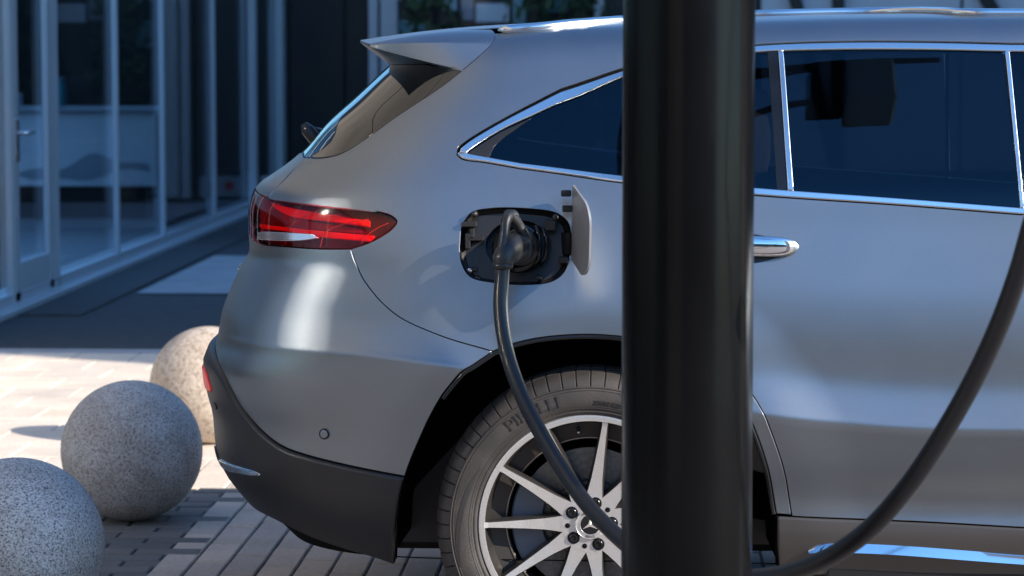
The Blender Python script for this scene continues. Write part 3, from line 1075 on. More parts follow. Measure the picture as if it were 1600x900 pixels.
gl_low = path((482, 246), (474, 245), ('q', -1.15, 1.232), ('q', -1.4, 1.228), ('q', Q_TAIL, 1.228))
seam_tg = path((421, 309), (437, 288), (462, 262), (482, 246))
gl_top = path((722, 110), (690, 104), (660, 99), ('q', -1.08, 1.472), ('q', -1.3, 1.474), ('q', Q_TAIL, 1.474))
bump_b = path(('q', Q_TAIL, .748), ('q', -1.36, .755), (337, 556), (350, 586), (364, 613), (384, 645), (408, 672), (440, 697), (480, 712), (540, 727), (632, 745))
bump_bot = path((617, 880), ('h', -.66, .270), ('h', -.735, .283), ('h', -.83, .300), ('h', -.94, .322), ('h', -1.1, .328), ('h', -1.25, .328), ('h', Q_TAIL, .325))

CHG = [(719, 385), (723, 352), (737, 333), (768, 326), (830, 327), (870, 334), (888, 350), (890, 390), (881, 424), (862, 439), (830, 444), (770, 441), (735, 432), (722, 412)]
_c = catmull([pq(*p) for p in CHG + CHG[:3]], 7)
charge = _c[7:-7 * 2 + 1] if False else _c[:len(CHG) * 7]
P_ = M['paint']

near = []
def NP(*a, **k):
    o = panel(*a, **k)
    near.append(o)
    return o

def up_to(run, q_end, rev=False):
    """the part of a run in front of q_end is dropped"""
    r = np.array([p for p in run if p[0] <= q_end])
    return r

# body side: quarter panel with D-pillar and roof frame
k0 = np.argmin(np.hypot(*(t_lo_out - shut[0]).T))
shut[0] = t_lo_out[k0]
NP('quarter_panel', P_, car, loop(seam_a[::-1], lamp_r, lamp_t, seam_tg, glass_e, spoil, ditch, t_up_out[::-1], t_lo_out[:k0 + 1], shut, arch_r[::-1]), [charge], grid=.016)
sill_at = lambda q: np.interp(q, sill_t[:, 0], sill_t[:, 1])
blo = lambda a, b: np.array([(q, np.interp(q, t_lo_out[:, 0], t_lo_out[:, 1])) for q in np.linspace(a, b, 30)])
bsl = lambda a, b: np.array([(q, sill_at(q)) for q in np.linspace(a, b, 40)])
rear_door = NP('rear_door', P_, car, loop(shut[::-1], blo(t_lo_out[k0][0], Q_B), bsl(Q_B, shut[-1][0])), grid=.016)
NP('front_door', P_, car, loop(blo(Q_B, Q_F), [(2.1, 1.145), (2.16, .9), (2.18, .6)], bsl(2.15, Q_B)), grid=.03)
aw = lambda a0, a1, n=22: np.array([(2.873 + .465 * math.cos(R(a)), .365 + .465 * math.sin(R(a))) for a in np.linspace(a0, a1, n)])
NP('front_wing', P_, car, loop([(2.1, 1.145), (2.16, .9), (2.18, .6), (2.17, .41)], [(2.41, .41)], aw(174, 62), [(3.12, 1.145)]), grid=.03)
NP('front_bumper', P_, car, loop([(3.12, 1.145)], aw(60, -5), [(3.33, .24), (Q_NOSE, .24), (Q_NOSE, 1.145)]), grid=.04, mirror=True)
NP('bonnet', P_, car, np.array([(2.32, 1.15), (Q_NOSE, 1.15), (Q_NOSE, 2.2), (2.32, 2.2)]), grid=.05, mirror=True)
NP('windscreen', M['glass'], car, np.array([(1.76, 1.18), (2.31, 1.155), (2.31, 2.2), (1.76, 2.2)]), grid=.05, mirror=True)
NP('rear_bumper', P_, car, loop(seam_a[::-1], [p for p in lamp_bot_all if p[0] >= QS], [zq(QS, 1.0), zq(QS, .9), zq(QS, .81), zq(-1.4, .80), zq(Q_TAIL, .80)], bump_b, arch_l[::-1]), grid=.014, mirror=True)
NP('bumper_cladding', M['plastic'], car, loop(bump_b, arch_ll, bump_bot), off=.010, grid=.016, mirror=True, edge=.006, lip=.03)
NP('tailgate', P_, car, loop(seam_tg, gl_low, [zq(Q_TAIL, 1.18)], lamp_top_all[::-1]), grid=.016, mirror=True)
NP('tailgate_lower', P_, car, loop([zq(QS, 1.02), zq(QS, .9), zq(QS, .81), zq(-1.4, .80), zq(Q_TAIL, .80), zq(Q_TAIL, 1.0)], lamp_bot_all[::-1][:-1][:15]), grid=.02, mirror=True)
NP('rear_window', M['rear_glass'], car, loop(glass_e, gl_top, gl_low[::-1]), off=-.001, grid=.02, mirror=True)
r_edge = np.array([(p[0], p[1]) for p in ditch])
NP('roof', P_, car, loop(ditch, [(Q_F, 2.2)], [zq(-.27, 1.0) * 0 + np.array([-.27, 2.2])], path(('h', -.42, 2.2), ('h', -.42, 1.75), ('h', -.36, 1.66), (764, 54), (773, 60))), grid=.03, mirror=True, off=-.0015)
NP('sill', M['sill'], car, loop(bsl(shut[-1][0] - .035, 2.40), [(2.40, .24), (.47, .24)], path((1217, 890), (1214, 850), (1214, 806))), off=.004, edge=.006, grid=.02)
# window glass, trims and pillars
dlo = loop(t_up_in, t_lo_in[::-1])
NP('window_trim', M['chrome'], car, loop(t_ch, [], t_up_in[::-1]), off=.004, gap=.001, edge=.003, grid=.02, lip=.01)
NP('window_trim', M['chrome'], car, loop(t_lo_in, [], t_lo_out[::-1]), off=.004, gap=.001, edge=.003, grid=.02, lip=.01)
def cut(run, q): return np.array([q, np.interp(q, run[:, 0], run[:, 1])])
def strip_px(*pts): return np.array([pq(*p) for p in pts])
quarter_rear = loop([p for p in t_up_in if p[0] < .12], [cut(t_up_in, .12), cut(t_lo_in, .12)], [p for p in t_lo_in[::-1] if p[0] < .12])
NP('quarter_window', M['glass'], car, quarter_rear, off=-.004, gap=.0005, grid=.02)
div = strip_px((1198, 83), (1198, 82))
rd_glass = loop([cut(t_up_in, .12)], [p for p in t_up_in if .12 < p[0] < .99], [cut(t_up_in, .99), cut(t_lo_in, 1.02)], [p for p in t_lo_in[::-1] if .12 < p[0] < 1.02], [cut(t_lo_in, .12)])
NP('rear_door_window', M['glass'], car, rd_glass, off=-.004, gap=.0005, grid=.02)
fd_glass = loop([cut(t_up_in, 1.0)], [p for p in t_up_in if 1.0 < p[0] < Q_F], [p for p in t_lo_in[::-1] if 1.03 < p[0] < Q_F], [cut(t_lo_in, 1.03)])
NP('front_door_window', M['glass'], car, fd_glass, off=-.004, gap=.0005, grid=.03)
NP('window_pillar', M['gloss_black'], car, strip_px((1199, 80), (1218, 80), (1237, 298), (1214, 296)), off=.0005, gap=0, grid=.03)
NP('pillar_strip', M['chrome'], car, strip_px((1216, 81), (1224, 81), (1240, 298), (1231, 297)), off=.004, gap=0, edge=.002, grid=.03)
NP('pillar_strip', M['chrome'], car, strip_px((1570, 79), (1577, 79), (1600, 325), (1594, 325)), off=.004, gap=0, edge=.002, grid=.03)
NP('window_border', M['plastic_soft'], car, strip_px((731, 239), (742, 231), (782, 206), (830, 184), (790, 212), (772, 228), (764, 245)), off=-.002, gap=0, grid=.02)
# body shell behind the panel gaps
shell_out = np.array([(Q_TAIL, .26), (Q_NOSE, .26), (Q_NOSE, 2.2), (Q_TAIL, 2.2)])
arch_all = loop([(arch_ll[-1][0], .262)], arch_ll[::-1], arch_l[::-1], arch_r, [(arch_r[-1][0], .262)])
gw = inset(resample(loop(glass_e, gl_top[:18], gl_low[:18][::-1]), .02), .03)
_lh = loop(lamp_r, lamp_top_all, lamp_bot_all[::-1])
_lh = resample(_lh if area2(_lh) > 0 else _lh[::-1], .02)
lamp_hole = inset(_lh, .003)
lamp_hole[:, 0] = np.maximum(lamp_hole[:, 0], Q_TAIL + .02)
NP('body_shell', M['black'], car, shell_out, [arch_all, np.concatenate([aw(-5, 185, 40), [(2.41, .262), (3.33, .262)]]), inset(resample(loop(t_up_out, t_lo_out[::-1]) if area2(loop(t_up_out, t_lo_out[::-1])) > 0 else loop(t_up_out, t_lo_out[::-1])[::-1], .02), .012), charge, lamp_hole], off=-.013, gap=0, edge=.001, lip=.002, grid=.045)

# wheel arch liner: the arch edge carried into the car
def extrude_run(name, run, depth, m, out=0.0):
    Nn = SN(run[:, 0], run[:, 1])
    A = S(run[:, 0], run[:, 1]) - Nn * .004
    rows = [A, A + np.array([0, .03, 0]) + (A - np.array([0, A[0][1], .365])) * np.array([.04, 0, .04]), A + np.array([0, depth, 0])]
    n = len(run)
    V = np.concatenate(rows)
    Fc = [(k * n + i, k * n + i + 1, (k + 1) * n + i + 1, (k + 1) * n + i) for k in range(2) for i in range(n - 1)]
    Fc.append(tuple(range(2 * n, 3 * n)))
    o = mesh_obj(name, V, Fc, m, car, smooth=False)
    near.append(o)
    return o
arch_run = np.concatenate([arch_ll[::-1], arch_l[::-1][1:], arch_r[1:], [np.array([arch_r[-1][0] + .002, .24])]])
extrude_run('wheel_arch_liner', arch_run, .55, M['black'])
# thin black moulding round the rear arch edge
er = np.concatenate([arch_l[::-1][22:], arch_r[1:]])
NN = SN(er[:, 0], er[:, 1])
tp = S(er[:, 0], er[:, 1])
cw = tp - np.array([0, 0, .365])
cw[:, 1] = 0
cw /= np.linalg.norm(cw, axis=1)[:, None]
near.append(tube('arch_moulding', tp - cw * .006 - NN * .002, .0055, M['gloss_black'], car, 8))
# underbody
bm = bmesh.new()
for lo, hi in (((-.62, .5, .34), (-.50, 1.38, .55)), ((-.6, .62, .20), (3.4, 1.26, .6)), ((.55, .06, .20), (2.33, 1.82, .30)), ((3.36, .25, .24), (3.5, 1.63, .5))):
    add_box(bm, lo, hi, .02)
bm_obj('underbody', bm, M['plastic_soft'], car)

# tail lamp
lamp_out = loop(lamp_r, lamp_top_all, lamp_bot_all[::-1])
tl = panel('tail_lamp', M['lens'], car, lamp_out, grid=.015, mirror=True, lip=.004, edge=.002, off=.001)
def sub(name, m, outline, off, par=tl, grid=.02, mirror=True, **k):
    o = panel(name, m, par, outline, gap=0, lip=k.get('lip', .004), off=off, grid=grid, mirror=mirror, edge=k.get('edge', .0012))
    return o
sub('lamp_housing', M['lamp_dark'], lamp_out, -.030)
def px_loop(up, lo):
    return loop(path(*up), path(*lo)[::-1])
sub('light_bar', M['red_lens'], px_loop([(416, 313), (440, 320), (500, 331), (575, 343)], [(421, 322), (450, 337), (500, 343), (574, 352)]), -.012, lip=.012, edge=.003)
sub('light_bar', M['red_lens'], px_loop([(398, 350), (440, 354), (500, 360), (582, 367)], [(399, 356), (440, 361), (500, 370), (575, 376)]), -.012, lip=.012, edge=.003)
sub('light_bar', mat('deep_red_reflector', (0.25, 0.004, 0.006), 0.3), px_loop([(430, 325), (470, 342), (520, 350), (560, 356)], [(425, 334), (440, 350), (500, 358), (560, 362)]), -.02, lip=.005)
sub('reflector', M['lamp_silver'], px_loop([(404, 363), (415, 362), (460, 364), (490, 366)], [(402, 374), (430, 376), (470, 376), (497, 372)]), .0022, mirror=False, lip=.01, edge=.002)
gm = mat('reflection_line', (0.55, 0.20, 0.17), .3)  # pale lines mirrored in the lens, modelled as thin coloured tubes
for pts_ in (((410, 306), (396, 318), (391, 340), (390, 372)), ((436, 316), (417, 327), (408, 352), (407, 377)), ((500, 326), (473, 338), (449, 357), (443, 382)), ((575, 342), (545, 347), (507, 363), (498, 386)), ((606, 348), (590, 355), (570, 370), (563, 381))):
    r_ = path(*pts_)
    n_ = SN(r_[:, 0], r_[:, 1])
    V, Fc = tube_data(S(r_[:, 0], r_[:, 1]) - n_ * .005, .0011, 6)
    mesh_obj('reflection_line', V, Fc, gm, tl)
# outline of the lamp: thin dark seal
def lamp_copy_bits():
    pass

# reflector, chrome strip, sensors and lettering on the bumper
rf = panel('bumper_reflector', M['red_lens'], car, loop(path(('q', -1.34, .684), (321, 590), (336, 604)), path(('q', -1.34, .655), (323, 604), (337, 611))[::-1]), off=.013, gap=0, edge=.002)
far_copy(rf, car)
cs = panel('bumper_trim_strip', M['chrome_bright'], car, loop(path(('q', Q_TAIL, .49), ('q', -1.3, .487), (340, 706), (352, 716), (375, 726), (400, 733), (412, 739)), path(('q', Q_TAIL, .466), ('q', -1.3, .463), (341, 715), (353, 725), (376, 736), (400, 741), (412, 740))[::-1]), off=.015, gap=0, edge=.003, mirror=True, lip=.012)
def sensor(px, py, rad, m, off):
    c = pq(px, py)
    n = SN(*c)
    p = S(*c) + n * off
    rot = Vector(n).to_track_quat('Z', 'Y').to_matrix().to_4x4()
    V, Fc = lathe_data([(0, .0015), (rad * .8, .0015), (rad, .0), (rad, -.006)], 24, 'Z')
    o = mesh_obj('parking_sensor', V, Fc, m, car)
    o.matrix_local = Matrix.Translation(p) @ rot
    o.data.set_sharp_from_angle(angle=R(30))
    V, Fc = lathe_data([(rad * 1.02, .0008), (rad * 1.22, .0008)], 24, 'Z')
    r = mesh_obj('sensor_ring', V, Fc, M['black'], o, smooth=False)
    far_copy(o, car)
    return o
sensor(507, 678, .0105, P_, .0035)
sensor(343, 632, .0085, M['plastic_soft'], .011)

def badge(body, px, py, size):
    c = pq(px, py)
    V, Fc = text_mesh(body, size, size * .12)
    V[:, 0] *= 1.25
    Q = c[0] + V[:, 0] - 0.0
    Hh = c[1] + V[:, 1]
    n = SN(Q, Hh)
    P = S(Q, Hh) + n * (.0015 + V[:, 2])[:, None]
    mesh_obj('badge_lettering', P, Fc, M['chrome_bright'], car, smooth=False)
badge('EQC', 381, 394, .028)
badge('400', 380, 404, .024)

# spoiler over the rear window
def spoiler():
    n_u, n_v = 22, 40
    seam_px = catmull([pq(*p) for p in [(723, 109), (751, 85), (768, 68), (773, 59), (766, 46)]], 6)
    A = list(S(seam_px[:, 0], seam_px[:, 1]))
    hs = np.linspace(seam_px[-1][1], 2.2, 18)[1:]
    A += list(S(np.full_like(hs, -.27), hs))
    A = np.array(A)
    nA = len(seam_px)
    tip0 = at(578, 73, 0.33)
    B = []
    for i in range(len(A)):
        if i < nA:
            f = i / (nA - 1)
            B.append(tip0 + np.array([0.0, 0.006 * f, .007 * f]))
        else:
            f = (i - nA + 1) / (len(A) - nA)
            yy = tip0[1] + (HW - tip0[1]) * f
            B.append([tip0[0] - .07 * (1 - (1 - f) ** 2), yy, tip0[2] + .007 + .012 * (1 - (1 - f) ** 2)])
    B = np.array(B)
    us = np.linspace(0, 1, n_u)
    G = np.zeros((n_u, len(A), 3))
    for i, u in enumerate(us):
        P = A * (1 - u) + B * u
        b = 4 * u * (1 - u)
        for j in range(len(A)):
            f = min(1, j / (nA - 1))
            side = 1 - f
            P[j] += np.array([0, -.018 * (1 - abs(2 * f - 1)) - (.004 if f < 1 else 0), .010 * f - .002 * side]) * b
        G[i] = P
    nv = len(A)
    V = list(G.reshape(-1, 3))
    Fc = [(i * nv + j, i * nv + j + 1, (i + 1) * nv + j + 1, (i + 1) * nv + j) for i in range(n_u - 1) for j in range(nv - 1)]
    # underside: from the lower edge and the tip in to the glass
    low = [G[i, 0] for i in range(n_u)] + [B[j] + np.array([0, 0, -.006]) for j in range(nA, nv)]
    low[n_u - 1] = G[-1, 0]
    inn = []
    qs = np.linspace(-.1, Q_TAIL, 400)
    for p in low:
        hh = zq(-.6, min(p[2] - .006, 1.462))[1]
        C_ = S(qs, np.full_like(qs, hh))
        inn.append(C_[np.argmin(np.hypot(C_[:, 0] - p[0] - .03, C_[:, 1] - p[1] - .05))])
    b0 = len(V)
    V += low + inn
    m_ = len(low)
    Fc += [(b0 + i, b0 + i + 1, b0 + m_ + i + 1, b0 + m_ + i) for i in range(m_ - 1)]
    b1 = len(V)                                         # rear edge
    tp_ = [B[j] for j in range(nA - 1, nv)]
    V += tp_ + [p + np.array([0, 0, -.006]) for p in tp_]
    k = len(tp_)
    Fc += [(b1 + i, b1 + i + 1, b1 + k + i + 1, b1 + k + i) for i in range(k - 1)]
    nvv = len(V)
    V += [np.array([v[0], 2 * HW - v[1], v[2]]) for v in V]
    Fc += [tuple(x + nvv for x in f[::-1]) for f in Fc]
    bm = bmesh.new()
    vs = [bm.verts.new(v) for v in V]
    for f in Fc:
        try: bm.faces.new([vs[i] for i in f])
        except ValueError: pass
    bmesh.ops.remove_doubles(bm, verts=bm.verts, dist=2e-4)
    return bm_obj('spoiler', bm, P_, car, True, 32)
sp = spoiler()
# wiper at the foot of the rear window
bm = bmesh.new()
V, Fc = tube_data([(-.72, .94, 1.225), (-.755, .94, 1.255), (-.775, .94, 1.28), (-.785, .94, 1.297)], [.016, .018, .018, .008], 14)
wp = mesh_obj('rear_wiper', V, Fc, M['plastic_soft'], car)
V, Fc = tube_data([(-.78, .94, 1.28), (-.76, 1.1, 1.27), (-.74, 1.3, 1.26)], [.014, .011, .008], 10)
mesh_obj('wiper_arm', V, Fc, M['plastic_soft'], wp)

# roof rail
rail = fwd(path(*[(778, 50), (870, 42), (970, 34), (1080, 25), (1180, 20.5), (1350, 19), (1500, 23)]), 1.7)
RN = SN(rail[:, 0], rail[:, 1])
RP = S(rail[:, 0], rail[:, 1]) + RN * .004
V, Fc = tube_data(RP, [.004] + [.0115] * (len(RP) - 2) + [.004], 14)
rl = mesh_obj('roof_rail', V, Fc, M['chrome'], car)
near.append(rl)

# door handle
def handle():
    xs = np.linspace(0, 1, 26)
    x0, x1 = at(1062, 384, 0.03)[0], at(1250, 384, 0.03)[0]
    V, Fc = [], []
    seg = 18
    for t in xs:
        prof = max(0.02, (1 - abs(2 * t - 1) ** 5)) ** .5
        X = x0 + (x1 - x0) * t
        z = 1.034 - .006 * t
        qh = zq(X, z)
        y = S(*qh)[1]
        for k in range(seg):
            a = 2 * math.pi * k / seg
            V.append((X, y - .022 * prof + .012 * prof * math.cos(a) , z + .025 * prof * math.sin(a)))
    n = len(xs)
    Fc = [(i * seg + k, i * seg + (k + 1) % seg, (i + 1) * seg + (k + 1) % seg, (i + 1) * seg + k) for i in range(n - 1) for k in range(seg)]
    Fc += [tuple(range(seg)), tuple((n - 1) * seg + k for k in range(seg))]
    h = mesh_obj('door_handle', V, Fc, M['chrome_bright'], rear_door)
    cup = panel('handle_recess', M['plastic_soft'], rear_door, loop(path((1080, 372), (1120, 366), (1180, 366), (1236, 380)), path((1080, 402), (1120, 411), (1180, 411), (1238, 396))[::-1]), off=.0012, gap=0, grid=.02)
    return h
handle()

# chrome strip in the sill
def sill_strip():
    up = resample_run(fwd(path((1263, 856), (1275, 850), (1300, 848), (1400, 851), (1590, 865)), 2.2))
    lo = resample_run(fwd(path((1263, 857), (1275, 861), (1300, 863), (1400, 867), (1590, 879)), 2.2))
    A, B = S(up[:, 0], up[:, 1]), S(lo[:, 0], lo[:, 1])
    B = A * .38 + B * .62
    NA = SN(up[:, 0], up[:, 1])
    rows = [A - NA * .004, A + NA * .004, A * .5 + B * .5 + NA * .0125, B + NA * .0205, B - NA * .004]
    n = len(up)
    V = np.concatenate(rows)
    o = mesh_obj('sill_strip', V, [(k * n + i, (k + 1) * n + i, (k + 1) * n + i + 1, k * n + i + 1) for k in range(4) for i in range(n - 1)], M['chrome_bright'], car)
    o.data.set_sharp_from_angle(angle=R(45))
    near.append(o)
def resample_run(r, n=80):
    d = np.concatenate([[0], np.cumsum(np.hypot(*np.diff(r, axis=0).T))])
    t = np.linspace(0, d[-1], n)
    return np.stack([np.interp(t, d, r[:, 0]), np.interp(t, d, r[:, 1])], 1)
sill_strip()

# seats seen faintly through the tinted glass
def seat(x, y):
    bm = bmesh.new()
    add_box(bm, (-.25, -.24, .45), (.25, .24, .62), .05, 2)
    add_box(bm, (-.30, -.23, .6), (-.14, .23, 1.14), .05, 2)
    add_box(bm, (-.28, -.13, 1.18), (-.18, .13, 1.40), .04, 2)
    add_box(bm, (-.24, -.05, 1.12), (-.22, .05, 1.2), 0)
    o = bm_obj('seat', bm, M['interior'], car)
    o.location = (x, y, 0)
for x, y in ((.62, .52), (.62, 1.36), (1.65, .52), (1.65, 1.36)):
    seat(x, y)

# ------------------------------------------------------------------ wheels
def wheel_master():
    w = empty('wheel', (0, .150, .361), car)
    # tyre with grooved shoulder and tread
    prof = [(.258, -.088), (.266, -.104), (.285, -.1165), (.305, -.1195), (.320, -.1180), (.330, -.1160), (.336, -.1135), (.3366, -.1118), (.347, -.1065), (.3575, -.097), (.3645, -.084), (.369, -.066), (.3625, -.0645), (.3625, -.055), (.3695, -.0535), (.3705, -.030), (.364, -.028), (.364, -.018), (.371, -.016)]
    prof = prof + [(r, -t) for r, t in reversed(prof)]
    def wob(k, j, r, t):
        jj = min(j, len(prof) - 1 - j)
        if k % 14 == 0 and jj in (7, 8, 9, 10, 11):
            return (r - .0030, t + (.0028 if t < 0 else -.0028))
        if k % 14 in (0, 1) and jj > 13:
            return (r - .003, t)
        return (r, t)
    lathe('tyre', prof, 896, M['rubber'], w, 'Y', sharp=28, wob=wob)
    lathe('sidewall_rib', [(.3315, -.1155), (.333, -.1170), (.3345, -.1140)], 160, M['rubber'], w)
    lathe('sidewall_rib', [(.2725, -.1075), (.275, -.1135), (.278, -.1135)], 160, M['rubber'], w)
    for rr_, yy_ in ((.2835, -.1157), (.2885, -.1172), (.3265, -.1172)):
        lathe('sidewall_rib', [(rr_ - .0009, yy_ + .0006), (rr_, yy_ - .0008), (rr_ + .0009, yy_ + .0006)], 160, M['rubber'], w)
    # swept dark shapes moulded into the sidewall
    for k in range(3):
        a0 = 152 + 120 * k
        n_ = 26
        V = []
        for i in range(n_ + 1):
            t = i / n_
            a = R(a0 + 46 * t)
            for r in (.294 + .030 * t ** 1.6, .296 + .033 * t ** .8):
                V.append((r * math.cos(a), np.interp(r, [.285, .305, .32, .33], [-.1165, -.1195, -.118, -.116]) - .0009, r * math.sin(a)))
        mesh_obj('sidewall_shape', V, [(2 * i, 2 * i + 1, 2 * i + 3, 2 * i + 2) for i in range(n_)], M['rubber_text'], w)
    # sidewall lettering
    def arc_text(body, size, rad, mid_deg, m, y, ext=.0016, stretch=1.0, lean=0.0):
        V, Fc = text_mesh(body, size, ext)
        P = []
        for x, h_, z in V:
            a = R(mid_deg) - x * stretch / rad
            r = rad + h_
            P.append((r * math.cos(a), y - z - lean * (h_ / .02) ** 2 * 0, r * math.sin(a)))
        mesh_obj('sidewall_lettering', P, Fc, m, w, smooth=False)
    arc_text('PIRELLI', .040, .307, 116.5, M['rubber_text'], -.1196, .0014, 1.15)
    arc_text('235/50 R20', .013, .298, 82, M['rubber_text'], -.1196, .0008, 1.1)
    arc_text('PIRELLI', .046, .3105, 296.5, M['rubber_text'], -.1196, .0014, 1.15)
    # rim
    lathe('rim', [(.262, -.098), (.2675, -.1045), (.2655, -.1085), (.2605, -.1095), (.2525, -.1090), (.2510, -.106)], 180, M['alloy'], w, sharp=50)
    lathe('rim_barrel', [(.2512, -.1065), (.248, -.09), (.241, -.045), (.205, -.035), (.2035, -.028), (.200, -.025), (.196, .0), (.215, .02), (.235, .05), (.245, .10)], 120, M['alloy_dark'], w, sharp=30)
    lathe('rim_step', [(.2055, -.0352), (.2042, -.0376), (.2025, -.0376), (.2013, -.0345)], 120, mat('brass_tinted_edge', (.42, .36, .31), .3, .9), w)
    # eleven tapered spokes, bright faces and dark flanks
    st = [(.060, -.080, .0205), (.085, -.0795, .0165), (.11, -.081, .0133), (.16, -.088, .0100), (.21, -.0975, .0074), (.243, -.1045, .0060), (.2535, -.1082, .0075)]
    V, Fc, mi = [], [], []
    for r, y, hw in st:
        V += [(r, y + .004, -hw - .0025), (r, y, -hw), (r, y, hw), (r, y + .004, hw + .0025), (r, y + .050 - r * .09, hw + .0055), (r, y + .050 - r * .09, -hw - .0055)]
    for i in range(len(st) - 1):
        for k in range(6):
            a, b = i * 6 + k, i * 6 + (k + 1) % 6
            Fc.append((a, b, b + 6, a + 6)); mi.append(0 if k == 1 else 1)
    sm = mesh_obj('spoke', V, Fc, None, w, mats=[M['alloy'], M['alloy_dark']], midx=mi, smooth=False)
    for k in range(11):
        o = sm if k == 0 else sm.copy()
        if k:
            COL.objects.link(o)
            o.parent = w
        o.rotation_euler = (0, -R(180 + k * 360 / 11), 0)
    # hub with a scalloped edge
    V, Fc = [], []
    seg = 11 * 12
    ring = [0.03, 0.06, 0.078, 0.086]
    for k in range(seg):
        a = math.pi + 2 * math.pi * k / seg
        c = math.cos(11 * (a - math.pi))
        rr = [.032, .045, .058, .069, .0705]
        yy = [-.0806, -.0806, -.0806, -.0804, -.062]
        V += [(r * math.cos(a), y, r * math.sin(a)) for r, y in zip(rr, yy)]
    Fc = [(k * 5 + j, k * 5 + j + 1, ((k + 1) % seg) * 5 + j + 1, ((k + 1) % seg) * 5 + j) for k in range(seg) for j in range(4)]
    hb = mesh_obj('hub', V, Fc, M['alloy'], w)
    hb.data.set_sharp_from_angle(angle=R(30))
    # bolts, small holes, cap
    bv, bf = lathe_data([(0.0, -.0835), (.0045, -.0835), (.006, -.0865), (.0095, -.0865), (.0105, -.0845), (.0125, -.0823), (.0146, -.0832), (.0152, -.0812)], 16, 'Y', (0, 0, 0))
    bo = mesh_obj('lug_bolt', [(v[0] + .052, v[1], v[2]) for v in bv], bf, M['gloss_black'], w)
    bo.data.set_sharp_from_angle(angle=R(30))
    hv, hf = lathe_data([(0, -.0822), (.0055, -.0822), (.0062, -.0812)], 14, 'Y')
    ho = mesh_obj('bolt_hole', [(v[0] + .0545, v[1], v[2]) for v in hv], hf, M['black'], w)
    for k in range(5):
        for src, off in ((bo, 4), (ho, 40)):
            o = src if k == 0 else src.copy()
            if k:
                COL.objects.link(o)
                o.parent = w
            o.rotation_euler = (0, -R(off + 72 * k), 0)
    lathe('centre_cap', [(0, -.088), (.022, -.0885), (.0235, -.0885)], 48, M['gloss_black'], w)
    lathe('cap_ring', [(.0235, -.0890), (.0245, -.0905), (.0255, -.0890), (.0335, -.0882), (.0345, -.0895), (.0365, -.087), (.0375, -.081)], 64, M['alloy'], w)
    # three-pointed star in the cap
    V = [(0, -.0915, 0)]
    for k in range(6):
        a = R(90 + 60 * k)
        r = .021 if k % 2 == 0 else .0042
        V.append((r * math.cos(a), -.0888, r * math.sin(a)))
    mesh_obj('cap_star', V, [(0, 1 + k, 1 + (k + 1) % 6) for k in range(6)], M['chrome_bright'], w, smooth=False)
    arc_text('MERCEDES', .0072, .0295, 90, M['black'], -.0889, .0003, 1.3)
    V, Fc = text_mesh('BENZ', .0072, .0003)
    P = []
    for x, h_, z in V:
        a = R(270) + x * 1.3 / .0295
        r = .0295 - h_
        P.append((r * math.cos(a), -.0889 - z, r * math.sin(a)))
    mesh_obj('cap_lettering', P, Fc, M['black'], w, smooth=False)
    # valve, brake disc and caliper
    V, Fc = tube_data([(-.03, -.035, .226), (-.029, -.06, .222), (-.028, -.075, .220)], [.005, .0045, .003], 10)
    mesh_obj('valve', V, Fc, M['handle_steel'], w)
    lathe('brake_disc', [(.07, -.02), (.095, -.02), (.100, -.010), (.176, -.010), (.178, .0), (.176, .012)], 90, M['disc'], w)
    bm = bmesh.new()
    V0 = []
    for i, a in enumerate(np.linspace(R(150), R(215), 10)):
        for r in (.115, .192):
            for y in (-.028, .03):
                V0.append((r * math.cos(a), y, r * math.sin(a)))
    vs = [bm.verts.new(v) for v in V0]
    for i in range(9):
        b = i * 4
        for f in ((0, 1, 5, 4), (2, 6, 7, 3), (0, 4, 6, 2), (1, 3, 7, 5)):
            bm.faces.new([vs[b + x] for x in f])
    bm.faces.new([vs[i] for i in (0, 2, 3, 1)]); bm.faces.new([vs[36 + i] for i in (0, 1, 3, 2)])
    bmesh.ops.bevel(bm, geom=list(bm.edges), offset=.004, segments=1, affect='EDGES')
    bm_obj('caliper', bm, M['caliper'], w)
    lathe('backing_plate', [(.0, .04), (.19, .04), (.2, .02)], 60, M['black'], w)
    return w
wheel = wheel_master()
def copy_wheel(x, far):
    w = wheel.copy()
    COL.objects.link(w)
    w.parent = car
    w.location = (x, 2 * HW - .150 if far else .150, .361)
    if far:
        w.rotation_euler = (0, 0, math.pi)
    for ch in wheel.children:
        c = ch.copy()
        COL.objects.link(c)
        c.parent = w
for x, far in ((2.873, False), (0, True), (2.873, True)):
    copy_wheel(x, far)

